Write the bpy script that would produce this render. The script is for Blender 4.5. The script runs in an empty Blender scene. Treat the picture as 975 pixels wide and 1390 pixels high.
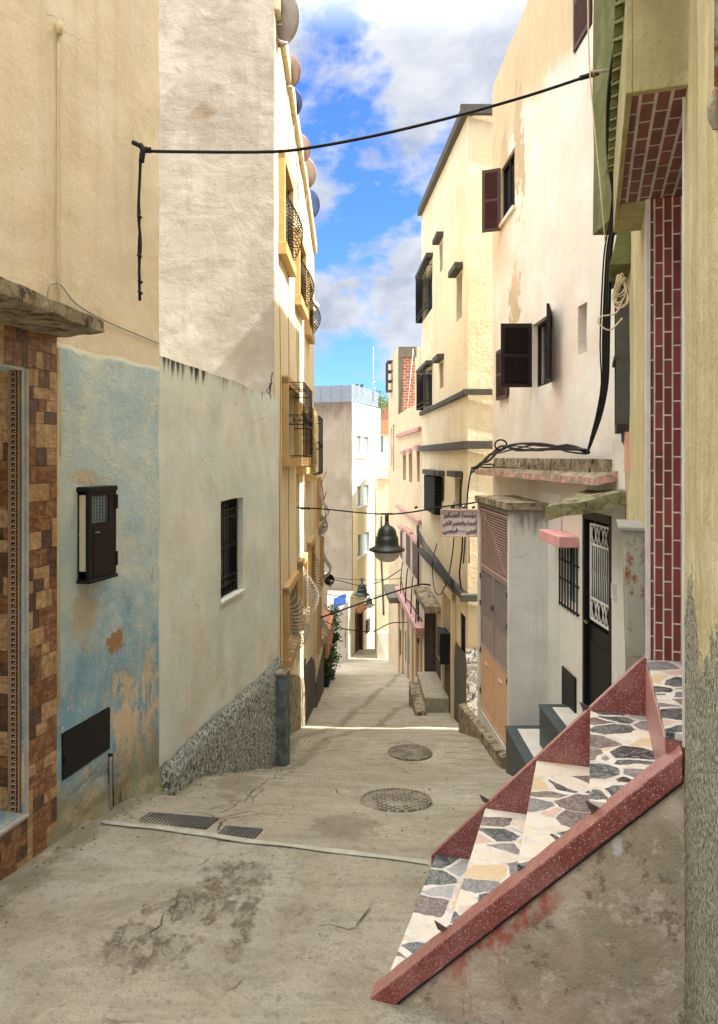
import bpy, bmesh, math, random
from mathutils import Vector, Matrix, noise as mn
random.seed(7)
C = bpy.context.scene.collection
SC = bpy.context.scene
F, CX, HY = 976.0, 487.5, 620.0          # focal length, centre column and eye level of the picture, in its pixels

def P(px, py, Y):
    return Vector(((px-CX)/F*Y, Y, (HY-py)/F*Y))

# ------------------------------------------------------------------ node helper
class Mt:
    def __init__(s, name, rough=.85, spec=.3):
        s.m = bpy.data.materials.new(name); s.m.use_nodes = True
        s.t = s.m.node_tree; s.b = s.t.nodes['Principled BSDF']
        s.b.inputs['Roughness'].default_value = rough
        s.b.inputs['Specular IOR Level'].default_value = spec
        s.pos = s.n('ShaderNodeNewGeometry').outputs['Position']
    def n(s, t): return s.t.nodes.new(t)
    def l(s, a, b): s.t.links.new(a, b)
    def put(s, sock, v):
        if isinstance(v, bpy.types.NodeSocket): s.l(v, sock)
        elif v is not None:
            if sock.type == 'RGBA' and len(v) == 3: v = (*v, 1)
            sock.default_value = v
    def vec(s, sx, sy, sz, off=(0,0,0)):
        m = s.n('ShaderNodeMapping'); s.l(s.pos, m.inputs[0]); m.inputs['Scale'].default_value = (sx,sy,sz); m.inputs['Location'].default_value = off
        return m.outputs[0]
    def noise(s, sc, det=4, ro=.55, v=None, dist=0):
        n = s.n('ShaderNodeTexNoise'); s.l(v or s.pos, n.inputs['Vector'])
        n.inputs['Scale'].default_value = sc; n.inputs['Detail'].default_value = det; n.inputs['Roughness'].default_value = ro; n.inputs['Distortion'].default_value = dist
        return n.outputs['Fac']
    def voro(s, sc, feat='F1', v=None, out='Distance', rnd=1):
        n = s.n('ShaderNodeTexVoronoi'); n.feature = feat; s.l(v or s.pos, n.inputs['Vector'])
        n.inputs['Scale'].default_value = sc; n.inputs['Randomness'].default_value = rnd
        return n.outputs[out]
    def ramp(s, f, stops, const=False):
        r = s.n('ShaderNodeValToRGB'); s.l(f, r.inputs[0]); e = r.color_ramp.elements
        if const: r.color_ramp.interpolation = 'CONSTANT'
        while len(e) < len(stops): e.new(.5)
        for i, (p, c) in enumerate(stops):
            e[i].position = p; e[i].color = (c,c,c,1) if not isinstance(c, tuple) else (*c, 1)
        return r.outputs[0]
    def mix(s, f, a, b, mode='MIX'):
        m = s.n('ShaderNodeMix'); m.data_type = 'RGBA'; m.blend_type = mode
        s.put(m.inputs[0], f); s.put(m.inputs[6], a); s.put(m.inputs[7], b)
        return m.outputs[2]
    def math(s, op, a, b=None, c=None):
        m = s.n('ShaderNodeMath'); m.operation = op
        for i, v in enumerate((a, b, c)):
            if v is not None: s.put(m.inputs[i], v)
        return m.outputs[0]
    def sub(s, f, lo, hi): # smooth step
        m = s.n('ShaderNodeMapRange'); s.put(m.inputs[0], f); m.inputs[1].default_value = lo; m.inputs[2].default_value = hi
        m.interpolation_type = 'SMOOTHSTEP'
        return m.outputs[0]
    def dot(s, v):
        m = s.n('ShaderNodeVectorMath'); m.operation = 'DOT_PRODUCT'; s.l(s.pos, m.inputs[0]); m.inputs[1].default_value = v
        return m.outputs['Value']
    def comb(s, x, y, z=0.0):
        m = s.n('ShaderNodeCombineXYZ')
        for i, v in enumerate((x, y, z)): s.put(m.inputs[i], v)
        return m.outputs[0]
    def xyz(s):
        m = s.n('ShaderNodeSeparateXYZ'); s.l(s.pos, m.inputs[0]); return m.outputs
    def spot(s, c, r, soft=.4, amp=.5, nsc=6):  # irregular patch round a world point
        m = s.n('ShaderNodeVectorMath'); m.operation = 'SUBTRACT'; s.l(s.pos, m.inputs[0]); m.inputs[1].default_value = c
        d = s.n('ShaderNodeVectorMath'); d.operation = 'DIVIDE'; s.l(m.outputs[0], d.inputs[0]); d.inputs[1].default_value = r
        e = s.n('ShaderNodeVectorMath'); e.operation = 'LENGTH'; s.l(d.outputs[0], e.inputs[0])
        k = s.math('ADD', e.outputs['Value'], s.math('MULTIPLY', s.math('SUBTRACT', s.noise(nsc, 6, .65), .5), amp*4))
        return s.math('SUBTRACT', 1.0, s.sub(k, 1-soft, 1.0))
    def bump(s, h, st, dist=.02, prev=None):
        b = s.n('ShaderNodeBump'); s.put(b.inputs['Height'], h); b.inputs['Strength'].default_value = st; b.inputs['Distance'].default_value = dist
        if prev: s.l(prev, b.inputs['Normal'])
        return b.outputs[0]
    def done(s, col, nrm=None, rough=None, metal=None):
        s.put(s.b.inputs['Base Color'], col)
        if nrm: s.l(nrm, s.b.inputs['Normal'])
        if rough is not None: s.put(s.b.inputs['Roughness'], rough)
        if metal is not None: s.put(s.b.inputs['Metallic'], metal)
        return s.m

def plaster(name, base, dark, light=None, mott=1.1, streak=.35, bump=.35, bsc=5, hook=None, fine=True, off=0):
    near = name in ('left_wall','low_wall','white_wall','unit_wall','white_low','dirty_wall'); bump *= 1.35
    m = Mt(name, .9, .15)
    c = m.mix(m.ramp(m.noise(mott, 4, .62, m.vec(1,1,1,(off,off,0))), [(.42,0),(.68,1)]), base, dark)
    if light: c = m.mix(m.ramp(m.noise(mott*2.3, 4, .6, m.vec(1,1,1,(off+5,0,3))), [(.5,0),(.66,1)]), c, light)
    st = m.ramp(m.noise(1, 3, .6, m.vec(7,7,.45,(off,0,0))), [(.52,0),(.75,1)])
    c = m.mix(m.math('MULTIPLY', st, streak), c, tuple(x*.55 for x in dark))
    sp = m.ramp(m.noise(38, 3, .7), [(.66,0),(.76,1)])
    c = m.mix(m.math('MULTIPLY', sp, .22), c, tuple(x*.5 for x in dark))
    c = m.mix(m.math('MULTIPLY', m.noise(90, 2, .6), .35), c, tuple(min(1,x*1.0)*.72 for x in base), 'MIX')
    h = m.math('ADD', m.math('MULTIPLY', m.noise(bsc, 5, .62, dist=.15), 1.0), m.math('MULTIPLY', m.noise(48, 4, .8), .26))
    if near:
        # hairline cracks
        cv = m.voro(.9, 'DISTANCE_TO_EDGE', m.mix(.22, m.pos, m.comb(m.noise(3,4), m.noise(4,4,v=m.vec(1,1,1,(9,0,0))), m.noise(3.5,4,v=m.vec(1,1,1,(0,7,0))))))
        ck = m.math('MULTIPLY', m.math('SUBTRACT', 1.0, m.sub(cv, .0, .004)), m.ramp(m.noise(.8,2), [(.53,0),(.6,1)]))
        c = m.mix(m.math('MULTIPLY', ck, .6), c, tuple(x*.3 for x in dark))
    if hook: c, h = hook(m, c, h)
    return m.done(c, m.bump(h, bump, .05))

# ------------------------------------------------------------------ mesh helpers
def thing(name, label, cat, loc=(0,0,0), group=None):
    o = bpy.data.objects.new(name, None); C.objects.link(o); o.location = loc; o.empty_display_size = .2
    o['label'] = label; o['category'] = cat
    if group: o['group'] = group
    return o
def tag(o, label, cat, group=None):
    o['label'] = label; o['category'] = cat
    if group: o['group'] = group
    return o
def mk(name, bm, mat, parent=None, bev=0, smooth=False, rough=0, rf=3.0, label=None, recalc=True):
    if rough:
        for v in bm.verts:
            v.co += mn.noise_vector(v.co*rf)*rough
    if recalc: bmesh.ops.recalc_face_normals(bm, faces=bm.faces)
    me = bpy.data.meshes.new(name); bm.to_mesh(me); bm.free()
    for m in (mat if isinstance(mat, (list, tuple)) else [mat]): me.materials.append(m)
    if smooth:
        for p in me.polygons: p.use_smooth = True
    o = bpy.data.objects.new(name, me); C.objects.link(o)
    if parent:
        o.parent = parent; bpy.context.view_layer.update() if False else None
        # vertices are in world space: undo every ancestor's offset
        off = Vector((0,0,0)); q = parent
        while q: off += q.location; q = q.parent
        me.transform(Matrix.Translation(-off))
    if bev:
        b = o.modifiers.new('bevel', 'BEVEL'); b.width = bev; b.segments = 2; b.limit_method = 'ANGLE'; b.angle_limit = .6
    if label: o['label'] = label
    return o
def top(o, label, cat, group=None):   # a one-mesh thing: origin moved to its base
    me = o.data; n = len(me.vertices)
    cx = sum(v.co.x for v in me.vertices)/n; cy = sum(v.co.y for v in me.vertices)/n; cz = min(v.co.z for v in me.vertices)
    me.transform(Matrix.Translation((-cx,-cy,-cz))); o.location = (cx,cy,cz)
    return tag(o, label, cat, group)

BM = bmesh.new
def hexa(bm, c, mi=0):  # c: 8 corners, bottom ring then top ring
    vs = [bm.verts.new(p) for p in c]
    for f in ((0,1,2,3),(4,5,6,7),(0,1,5,4),(1,2,6,5),(2,3,7,6),(3,0,4,7)):
        q = bm.faces.new([vs[i] for i in f]); q.material_index = mi
def box(bm, x0,x1,y0,y1,z0,z1, mi=0):
    hexa(bm, [(x0,y0,z0),(x1,y0,z0),(x1,y1,z0),(x0,y1,z0),(x0,y0,z1),(x1,y0,z1),(x1,y1,z1),(x0,y1,z1)], mi)
class Wall:
    """a vertical plane from plan point a (near) to b (far); side +1: the open air lies towards +x"""
    def __init__(s, ax, ay, bx, by, side):
        s.a = Vector((ax,ay)); s.b = Vector((bx,by)); s.d = (s.b-s.a).normalized(); s.L = (s.b-s.a).length
        n = Vector((s.d.y, -s.d.x))
        s.n = n if n.x*side > 0 else -n
        if side == 0: s.n = n if n.y < 0 else -n
    def at(s, px, py=None, o=0):
        k = (px-CX)/F
        # a + d*s + n*o = (kY, Y)
        A = s.a + s.n*o
        den = s.d.x - k*s.d.y
        t = (k*A.y - A.x)/den
        Y = A.y + s.d.y*t
        return t if py is None else (t, (HY-py)/F*Y)
    def pt(s, t, z, o=0):
        q = s.a + s.d*t + s.n*o
        return Vector((q.x, q.y, z))
    def box(s, bm, t0,t1,z0,z1,o0,o1, mi=0):
        hexa(bm, [s.pt(t0,z0,o0),s.pt(t1,z0,o0),s.pt(t1,z0,o1),s.pt(t0,z0,o1),s.pt(t0,z1,o0),s.pt(t1,z1,o0),s.pt(t1,z1,o1),s.pt(t0,z1,o1)], mi)
    def rect(s, x0, x1, yt, yb, o=0):   # pixel box -> (s0,s1,z0,z1), heights taken at the nearer end
        a, b = s.at(x0,None,o), s.at(x1,None,o); a, b = min(a,b), max(a,b)
        return a, b
def lin(a, b, n): return [a+(b-a)*i/n for i in range(n+1)]
def grid_face(bm, pf, ss, zs, skip=None, mi=0):
    V = [[bm.verts.new(pf(s,z)) for z in zs] for s in ss]
    for i in range(len(ss)-1):
        for j in range(len(zs)-1):
            if skip and skip((ss[i]+ss[i+1])/2, (zs[j]+zs[j+1])/2): continue
            f = bm.faces.new((V[i][j],V[i+1][j],V[i+1][j+1],V[i][j+1])); f.material_index = mi
def breaks(a, b, cell, extra=()):
    xs = sorted(set([round(a,5), round(b,5)] + [round(e,5) for e in extra if a < e < b])); out = [xs[0]]
    for x in xs[1:]:
        n = max(1, int(math.ceil((x-out[-1])/cell))); p = out[-1]
        out += [p+(x-p)*k/n for k in range(1, n+1)]
    return out
def block(name, W, s0, s1, z0, topf, depth, mat, parent, holes=(), hd=.14, cell=.4, rough=.012, rf=2.2, skew0=0, skew1=0, zlow=None, bev=0):
    """building mass behind wall W, with recessed openings in the wall; skew: how far the side faces lean off square"""
    if not callable(topf): tv = topf; topf = lambda s: tv
    bm = BM()
    hs = [e for h in holes for e in h[:2]]; hz = [e for h in holes for e in h[2:4]]
    zh = max(hz) if hz else z0
    z1 = topf(s0)
    ss = breaks(s0, s1, cell, hs); zs = breaks(z0, z1, cell, hz)
    def zm(s, z):
        if z <= zh: return z
        return zh + (z-zh)*(topf(s)-zh)/(z1-zh)
    inh = lambda s, z: any(h[0] < s < h[1] and h[2] < z < h[3] for h in holes)
    grid_face(bm, lambda s,z: W.pt(s, zm(s,z)), ss, zs, inh)
    for h in holes:
        d = h[4] if len(h) > 4 else hd
        a, b, c, e = h[:4]
        sh = [x for x in ss if a-1e-4 <= x <= b+1e-4]; zz = [x for x in zs if c-1e-4 <= x <= e+1e-4]
        dd = [0, -d/2, -d]
        grid_face(bm, lambda s,o: W.pt(s, c, o), sh, dd); grid_face(bm, lambda s,o: W.pt(s, e, o), sh, dd)
        grid_face(bm, lambda z,o: W.pt(a, z, o), zz, dd); grid_face(bm, lambda z,o: W.pt(b, z, o), zz, dd)
        grid_face(bm, lambda s,z: W.pt(s, z, -d), sh, zz, None, 1)
    # sides and back, roof
    ds = lin(0, 1, max(2, int(depth/1.0)))
    def bk(s, q):
        k = (s-s0)/(s1-s0); sk = skew0*(1-k)+skew1*k
        return s+sk*q, -depth*q
    for s in (s0, s1):
        grid_face(bm, lambda q,z: W.pt(bk(s,q)[0], zm(s,z), bk(s,q)[1]), ds, zs)
    grid_face(bm, lambda s,z: W.pt(bk(s,1)[0], zm(s,z), bk(s,1)[1]), ss, [zs[0], zs[-1]])
    grid_face(bm, lambda s,q: W.pt(bk(s,q)[0], topf(s), bk(s,q)[1]), ss, ds)
    bmesh.ops.remove_doubles(bm, verts=bm.verts, dist=.0004)
    return mk(name, bm, [mat, M['interior']], parent, rough=rough, rf=rf)
def tube(bm, pts, r, seg=8, mi=0, smooth=4, cap=True):
    pts = [Vector(p) for p in pts]
    if smooth and len(pts) > 2:
        out = []
        for i in range(len(pts)-1):
            p0 = pts[max(i-1,0)]; p1 = pts[i]; p2 = pts[i+1]; p3 = pts[min(i+2,len(pts)-1)]
            for k in range(smooth):
                t = k/smooth
                out.append(.5*((2*p1)+(p2-p0)*t+(2*p0-5*p1+4*p2-p3)*t*t+(3*p1-p0-3*p2+p3)*t**3))
        pts = out+[pts[-1]]
    rings = []; up = None
    for i, p in enumerate(pts):
        d = (pts[min(i+1,len(pts)-1)]-pts[max(i-1,0)])
        if d.length < 1e-7: d = Vector((0,0,1))
        d.normalize()
        if up is None: up = d.orthogonal().normalized()
        up = (up - d*up.dot(d)); up = up.normalized() if up.length > 1e-5 else d.orthogonal().normalized()
        s = d.cross(up); rr = r(i/(len(pts)-1)) if callable(r) else r
        rings.append([bm.verts.new(p+(up*math.cos(a)+s*math.sin(a))*rr) for a in [2*math.pi*k/seg for k in range(seg)]])
    for a, b in zip(rings, rings[1:]):
        for k in range(seg):
            f = bm.faces.new((a[k],a[(k+1)%seg],b[(k+1)%seg],b[k])); f.material_index = mi; f.smooth = True
    if cap:
        for q in (rings[0], rings[-1]):
            f = bm.faces.new(q); f.material_index = mi
def lathe(bm, c, prof, seg=28, axis=Vector((0,0,1)), mi=0):
    axis = axis.normalized(); u = axis.orthogonal().normalized(); w = axis.cross(u); c = Vector(c); rings = []
    for r, h in prof:
        if r < 1e-5: rings.append([bm.verts.new(c+axis*h)])
        else: rings.append([bm.verts.new(c+axis*h+(u*math.cos(2*math.pi*k/seg)+w*math.sin(2*math.pi*k/seg))*r) for k in range(seg)])
    for a, b in zip(rings, rings[1:]):
        for k in range(seg):
            k2 = (k+1)%seg
            vs = [a[0],b[k2],b[k]] if len(a)==1 else ([a[k],a[k2],b[0]] if len(b)==1 else [a[k],a[k2],b[k2],b[k]])
            f = bm.faces.new(vs); f.material_index = mi; f.smooth = True
def slab(name, quad, th, mat, parent=None, rough=.008, cuts=7, rf=4, bev=0, mats2=None):
    """thick plate; quad = four top corners in order; th = thickness"""
    q = [Vector(p) for p in quad]; bm = BM()
    def pf(a, b, d): return (q[0]*(1-a)+q[1]*a)*(1-b)+(q[3]*(1-a)+q[2]*a)*b - Vector((0,0,th*d))
    L = lin(0,1,cuts)
    for d in (0,1): grid_face(bm, lambda a,b: pf(a,b,d), L, L, None, 0)
    for e in (0,1):
        grid_face(bm, lambda a,d: pf(a,e,d), L, [0,1], None, 1 if mats2 else 0)
        grid_face(bm, lambda b,d: pf(e,b,d), L, [0,1], None, 1 if mats2 else 0)
    bmesh.ops.remove_doubles(bm, verts=bm.verts, dist=.0004)
    return mk(name, bm, mats2 or mat, parent, rough=rough, rf=rf, bev=bev)
def one(name, f, mat, parent=None, **k):   # build with a callback
    bm = BM(); f(bm); return mk(name, bm, mat, parent, **k)

# ------------------------------------------------------------------ the stair's own frame (used by materials too)
SO = Vector((.46, 4.29, -2.37)); SU = Vector((.9507, -.3100, 0)); SV = Vector((.3100, .9507, 0))
def sp(a, b, z): return Vector((SO.x, SO.y, 0)) + SU*a + SV*b + Vector((0,0,z))
def sbox(bm, a0,a1,b0,b1,z0,z1, mi=0):
    hexa(bm, [sp(a0,b0,z0),sp(a1,b0,z0),sp(a1,b1,z0),sp(a0,b1,z0),sp(a0,b0,z1),sp(a1,b0,z1),sp(a1,b1,z1),sp(a0,b1,z1)], mi)

# ------------------------------------------------------------------ materials
M = {}
def flat(name, c, rough=.6, metal=0, var=.25, bump=.1, spec=.3, sc=9):
    m = Mt(name, rough, spec)
    col = m.mix(m.ramp(m.noise(sc, 5, .65), [(.35,0),(.7,1)]), c, tuple(x*(1-var) for x in c))
    col = m.mix(m.math('MULTIPLY', m.ramp(m.noise(55,3,.7), [(.6,0),(.72,1)]), var), col, tuple(x*.4+.03 for x in c))
    M[name] = m.done(col, m.bump(m.noise(45, 4, .6), bump, .01), None, metal)
    return M[name]
flat('interior', (.010,.008,.007), .9)
flat('black_metal', (.007,.007,.008), .5, 0, .3, .1, .3)
flat('dark_brown_wood', (.018,.007,.005), .6, 0, .3, .15, .3)
flat('brown_shutter', (.10,.045,.035), .6, 0, .3, .15)
flat('grate_iron', (.085,.08,.07), .7, 0, .5, .3, .3, 20)
flat('steel', (.50,.48,.43), .5, .2, .3)
flat('cable', (.007,.007,.008), .55, 0, .2, .05)
flat('grey_cable', (.30,.28,.25), .6, 0, .3, .05)
flat('white_paint', (.75,.73,.68), .6, 0, .15)
flat('cream_paint', (.62,.52,.33), .7, 0, .2)
flat('glass_dark', (.03,.04,.045), .12, 0, .2, .0, .6)
flat('glass_blue', (.25,.36,.42), .12, 0, .3, .0, .6)
flat('orange_trim', (.54,.36,.15), .75, 0, .25)
flat('pink_trim', (.58,.34,.30), .85, 0, .4, .3)
flat('pink_bright', (.76,.38,.36), .8, 0, .25)
m = Mt('pink_worn', .9, .2)
M['pink_worn'] = m.done(m.mix(m.ramp(m.noise(9,7,.78), [(.47,0),(.53,1)]), (.62,.33,.29), (.30,.24,.17)), m.bump(m.noise(30,5,.7), .6, .02))
flat('dark_trim', (.085,.08,.065), .85, 0, .3)
flat('gold_metal', (.33,.25,.12), .45, .5, .3)
flat('silver_metal', (.50,.48,.42), .4, .6, .3)
def dishm(name, c):
    m = Mt(name, .65, .3)
    col = m.mix(m.ramp(m.noise(3,5,.6), [(.4,0),(.65,1)]), c, tuple(x*.72 for x in c))
    col = m.mix(m.math('MULTIPLY', m.ramp(m.noise(14,6,.75,m.vec(1,1,.4)), [(.54,0),(.66,1)]), .6), col, (.20,.10,.055))
    M[name] = m.done(col, m.bump(m.noise(30,3), .15, .01))
dishm('dish_grey', (.34,.31,.29)); dishm('dish_tan', (.40,.31,.27)); dishm('dish_blue', (.06,.12,.33))
flat('dish_rim', (.30,.06,.04), .6, 0, .3)
flat('leaf', (.035,.085,.02), .6, 0, .4)
flat('leaf_light', (.08,.14,.03), .6, 0, .4)
flat('blue_pot', (.01,.035,.12), .5)
flat('cloth_peach', (.70,.38,.26), .9, 0, .15)
flat('cloth_blue', (.08,.11,.22), .9, 0, .3)
flat('cloth_white', (.75,.70,.66), .9, 0, .1)
flat('cloth_brown', (.18,.06,.05), .9, 0, .2)
flat('old_wood', (.11,.085,.065), .85, 0, .45, .5)
flat('brown_door', (.085,.04,.03), .6, 0, .3, .2)
flat('orange_door', (.72,.45,.27), .6, 0, .18, .15)
flat('purple_door', (.34,.275,.25), .6, 0, .2, .15)
flat('louvre_pink', (.42,.28,.235), .6, 0, .2, .15)
flat('meter_cream', (.62,.55,.38), .6, 0, .2)
flat('blue_pipe', (.17,.22,.22), .7, 0, .8, .5, .3, 7)
flat('lamp_green', (.022,.032,.026), .4, 0, .2, .05, .5)
flat('green_paint', (.14,.17,.05), .8, 0, .35, .3)
flat('tarp_blue', (.05,.14,.50), .6, 0, .3)
flat('terracotta', (.50,.24,.13), .85, 0, .3)
flat('sign_board', (.42,.35,.34), .7, 0, .25)
flat('ink', (.02,.018,.02), .8)
flat('slate', (.055,.07,.07), .5, 0, .3, .1, .4)
flat('marble_white', (.64,.60,.54), .4, 0, .2, .05, .5)
flat('grout', (.06,.045,.035), .9)
flat('moss_concrete', (.22,.20,.16), .95, 0, .6, .8)
flat('grey_railing', (.28,.32,.38), .5, .2, .2)
flat('red_roof', (.35,.14,.10), .9, 0, .3)

m = Mt('lamp_glass', .25, .5); m.b.inputs['Transmission Weight'].default_value = .35
M['lamp_glass'] = m.done((.75,.72,.62))

# left house: yellow-beige above, flaking blue wash below
def h_left(m, c, h):
    x, y, z = m.xyz()
    zn = m.math('ADD', z, m.math('MULTIPLY', m.math('SUBTRACT', m.noise(3,5,.6), .5), .09))
    bl = m.math('SUBTRACT', 1.0, m.sub(zn, .69, .735))
    pale = m.mix(m.ramp(m.noise(2.6,6,.62,m.vec(1,1,1,(3,1,2)),.5), [(.38,0),(.62,1)]), (.62,.67,.60), (.44,.58,.61))
    pale = m.mix(m.math('MULTIPLY', m.ramp(m.noise(7,5,.7,m.vec(1,1,.6,(8,8,8))), [(.56,0),(.68,1)]), .7), pale, (.68,.68,.58))
    deep = m.mix(m.ramp(m.noise(5,5,.65,m.vec(1,1,.7,(4,4,1))), [(.40,0),(.62,1)]), (.15,.34,.48), (.34,.49,.53))
    # stronger blue towards the lower part of the wall (older coats showing)
    lowm = m.math('MULTIPLY', m.math('SUBTRACT', 1.0, m.sub(m.math('ADD', z, m.math('MULTIPLY', m.math('SUBTRACT', m.noise(1.6,5,.6), .5), 2.2)), -1.5, -.8)), .85)
    b = m.mix(lowm, pale, deep)
    chip = m.math('MULTIPLY', m.ramp(m.noise(13,7,.8,m.vec(1,1,.8,(1,1,9))), [(.585,0),(.60,1)]), m.math('SUBTRACT', 1.0, m.sub(z, -1.0, .3)))
    b = m.mix(m.math('MULTIPLY', chip, .8), b, (.66,.62,.50))
    # flaked patches showing sandy render
    fl = m.ramp(m.noise(4.8,8,.75,m.vec(1,1,.5,(2,6,0)),.3), [(.49,0),(.515,1)])
    zone = m.math('MULTIPLY', m.math('SUBTRACT', 1.0, m.sub(m.math('ADD', z, m.math('MULTIPLY', m.math('SUBTRACT', m.noise(2.2,4,.6,m.vec(1,1,1,(0,3,3))), .5), 1.6)), -1.8, -1.5)), .95)
    fm = m.math('MULTIPLY', fl, zone)
    b = m.mix(fm, b, m.mix(m.noise(14,4), (.72,.61,.43), (.58,.44,.27)))
    fl2 = m.ramp(m.noise(6,6,.7,m.vec(1,1,.8,(7,2,3))), [(.64,0),(.66,1)])
    b = m.mix(m.math('MULTIPLY', fl2, m.math('SUBTRACT', 1.0, m.sub(z, -.9, -.5))), b, (.50,.44,.30))
    b = m.mix(m.spot((-1.77,5.25,-1.35), (.09,.12,.11), .35, .7, 18), b, (.36,.21,.09))
    b = m.mix(m.math('MULTIPLY', m.spot((-1.86,4.9,-.14), (.16,.2,.07), .5, .6, 12), .9), b, (.60,.50,.33))
    b = m.mix(m.math('MULTIPLY', m.spot((-1.86,4.9,-1.08), (.16,.2,.2), .5, .9, 12), .85), b, (.50,.44,.31))
    # damp dirty foot
    foot = m.math('MULTIPLY', m.math('SUBTRACT', 1.0, m.sub(m.math('ADD', z, m.math('MULTIPLY', m.math('SUBTRACT', m.noise(4,5,.6), .5), .5)), -2.45, -2.0)), .9)
    b = m.mix(foot, b, m.mix(m.noise(11,6,.7), (.42,.35,.22), (.17,.15,.08)))
    c = m.mix(bl, c, b)
    h = m.math('ADD', h, m.math('MULTIPLY', m.math('MULTIPLY', m.noise(9,7,.72,dist=.3), bl), 1.3))
    h = m.math('SUBTRACT', h, m.math('MULTIPLY', fm, .35))
    return c, h
M['left_wall'] = plaster('left_wall', (.83,.71,.51), (.76,.62,.42), (.86,.77,.60), .8, .25, .36, 3.2, h_left)

def h_low(m, c, h):
    x, y, z = m.xyz()
    # weather streaks running down from the coping
    st = m.noise(1, 4, .6, m.vec(16,16,.6))
    dep = m.math('ADD', z, m.math('MULTIPLY', st, -.62))
    k = m.sub(dep, .42, .56)
    c = m.mix(k, c, (.045,.035,.022))
    gb = m.math('MULTIPLY', m.ramp(m.noise(1.2,5,.6,m.vec(1,1,.8,(3,9,1))), [(.44,0),(.62,1)]), .6)
    c = m.mix(gb, c, (.54,.63,.59))
    c = m.mix(m.math('MULTIPLY', m.ramp(m.noise(1.7,5,.6,m.vec(1,1,.8,(1,2,6))), [(.5,0),(.66,1)]), .45), c, (.58,.48,.36))
    return c, h
M['low_wall'] = plaster('low_wall', (.76,.77,.67), (.68,.70,.62), (.80,.80,.72), .7, .12, .3, 2.5, h_low)

def h_grey(m, c, h):
    w = m.noise(1.8, 8, .68, m.vec(1,1,1.5,(2,0,1)), .5)
    c = m.mix(m.math('MULTIPLY', m.ramp(w, [(.48,0),(.62,1)]), .55), c, (.30,.25,.19))
    c = m.mix(m.math('MULTIPLY', m.spot((-2.05,9.5,4.55), (.28,2,.14), .7, .4, 4), .6), c, (.22,.15,.08))
    return c, m.math('ADD', h, m.math('MULTIPLY', w, .9))
M['grey_stucco'] = plaster('grey_stucco', (.46,.41,.34), (.37,.32,.26), (.53,.48,.41), .9, .2, .32, 3.6, h_grey)
M['facade_cream'] = plaster('facade_cream', (.74,.63,.42), (.66,.54,.34), (.78,.69,.50), .6, .15, .22, 3, off=4)
M['school_cream'] = plaster('school_cream', (.76,.66,.45), (.67,.56,.36), (.80,.71,.52), .7, .35, .3, 14, off=9)
M['pink_cream'] = plaster('pink_cream', (.68,.55,.36), (.60,.46,.29), (.72,.60,.43), .8, .2, .25, 6, off=13)
def h_white(m, c, h):
    x, y, z = m.xyz()
    # yellowed, flaking upper strip along the roof and the far edge
    yz = m.math('ADD', m.math('MULTIPLY', z, 1.0), m.math('MULTIPLY', m.math('SUBTRACT', m.noise(.9,6,.65), .5), 2.4))
    k = m.math('MULTIPLY', m.sub(yz, 4.5, 5.3), .85)
    k2 = m.math('MULTIPLY', m.sub(m.math('ADD', y, m.math('MULTIPLY', m.math('SUBTRACT', m.noise(1.1,6,.65), .5), 2.0)), 10.9, 11.9), m.math('MULTIPLY', m.sub(z, 2.6, 3.6), .8))
    k = m.math('MAXIMUM', k, k2)
    c = m.mix(k, c, m.mix(m.noise(7,6,.7,m.vec(1,1,.3)), (.70,.55,.30), (.46,.33,.18)))
    for ctr, r in (((2.35,10.7,4.7),(.6,.22,1.0)), ((2.35,10.9,2.35),(.6,.32,.5)), ((2.34,11.6,4.9),(.6,.3,.35)), ((2.35,10.4,4.2),(.6,.12,.6))):
        f = m.spot(ctr, r, .12, .9, 5)
        e = m.spot(ctr, r, .5, .9, 5)
        c = m.mix(f, c, (.52,.40,.25)); h = m.math('SUBTRACT', h, m.math('MULTIPLY', f, .6))
    c = m.mix(m.math('MULTIPLY', m.ramp(m.noise(.9,4,.5,m.vec(1,1,1,(5,5,5))), [(.5,0),(.66,1)]), .5), c, (.72,.52,.40))
    return c, h
M['white_wall'] = plaster('white_wall', (.80,.74,.64), (.75,.68,.56), (.83,.79,.71), .6, .12, .28, 2.5, h_white, off=2)
M['white_low'] = plaster('white_low', (.78,.75,.67), (.70,.67,.58), (.82,.79,.72), .9, .3, .3, 4, off=6)
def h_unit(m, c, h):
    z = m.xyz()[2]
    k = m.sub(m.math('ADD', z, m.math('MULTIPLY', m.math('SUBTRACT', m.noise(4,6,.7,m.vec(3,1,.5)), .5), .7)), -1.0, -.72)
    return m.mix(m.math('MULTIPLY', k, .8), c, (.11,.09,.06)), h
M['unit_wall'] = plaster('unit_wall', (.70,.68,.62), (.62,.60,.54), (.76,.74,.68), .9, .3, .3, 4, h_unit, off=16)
def h_green(m, c, h):
    x, y, z = m.xyz()
    st = m.noise(1, 6, .65, m.vec(13,13,.5,(1,1,1)), .3)
    c = m.mix(m.math('MULTIPLY', m.ramp(st, [(.42,0),(.66,1)]), .55), c, (.30,.26,.12))
    # speckled dash render at the foot
    zz = m.math('ADD', z, m.math('MULTIPLY', m.math('SUBTRACT', m.noise(2.2,5,.6), .5), 1.1))
    k = m.math('SUBTRACT', 1.0, m.sub(zz, -.62, -.54))
    spk = m.voro(55, 'F1')
    dash = m.mix(m.ramp(m.noise(60,3,.75), [(.42,0),(.58,1)]), (.11,.10,.065), (.42,.39,.28))
    c = m.mix(k, c, dash)
    h = m.math('ADD', h, m.math('MULTIPLY', m.math('MULTIPLY', m.noise(60,3,.75), k), 1.6))
    return c, h
M['green_wall'] = plaster('green_wall', (.60,.50,.27), (.50,.42,.21), (.68,.59,.36), .8, .6, .35, 6, h_green, off=3)
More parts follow.
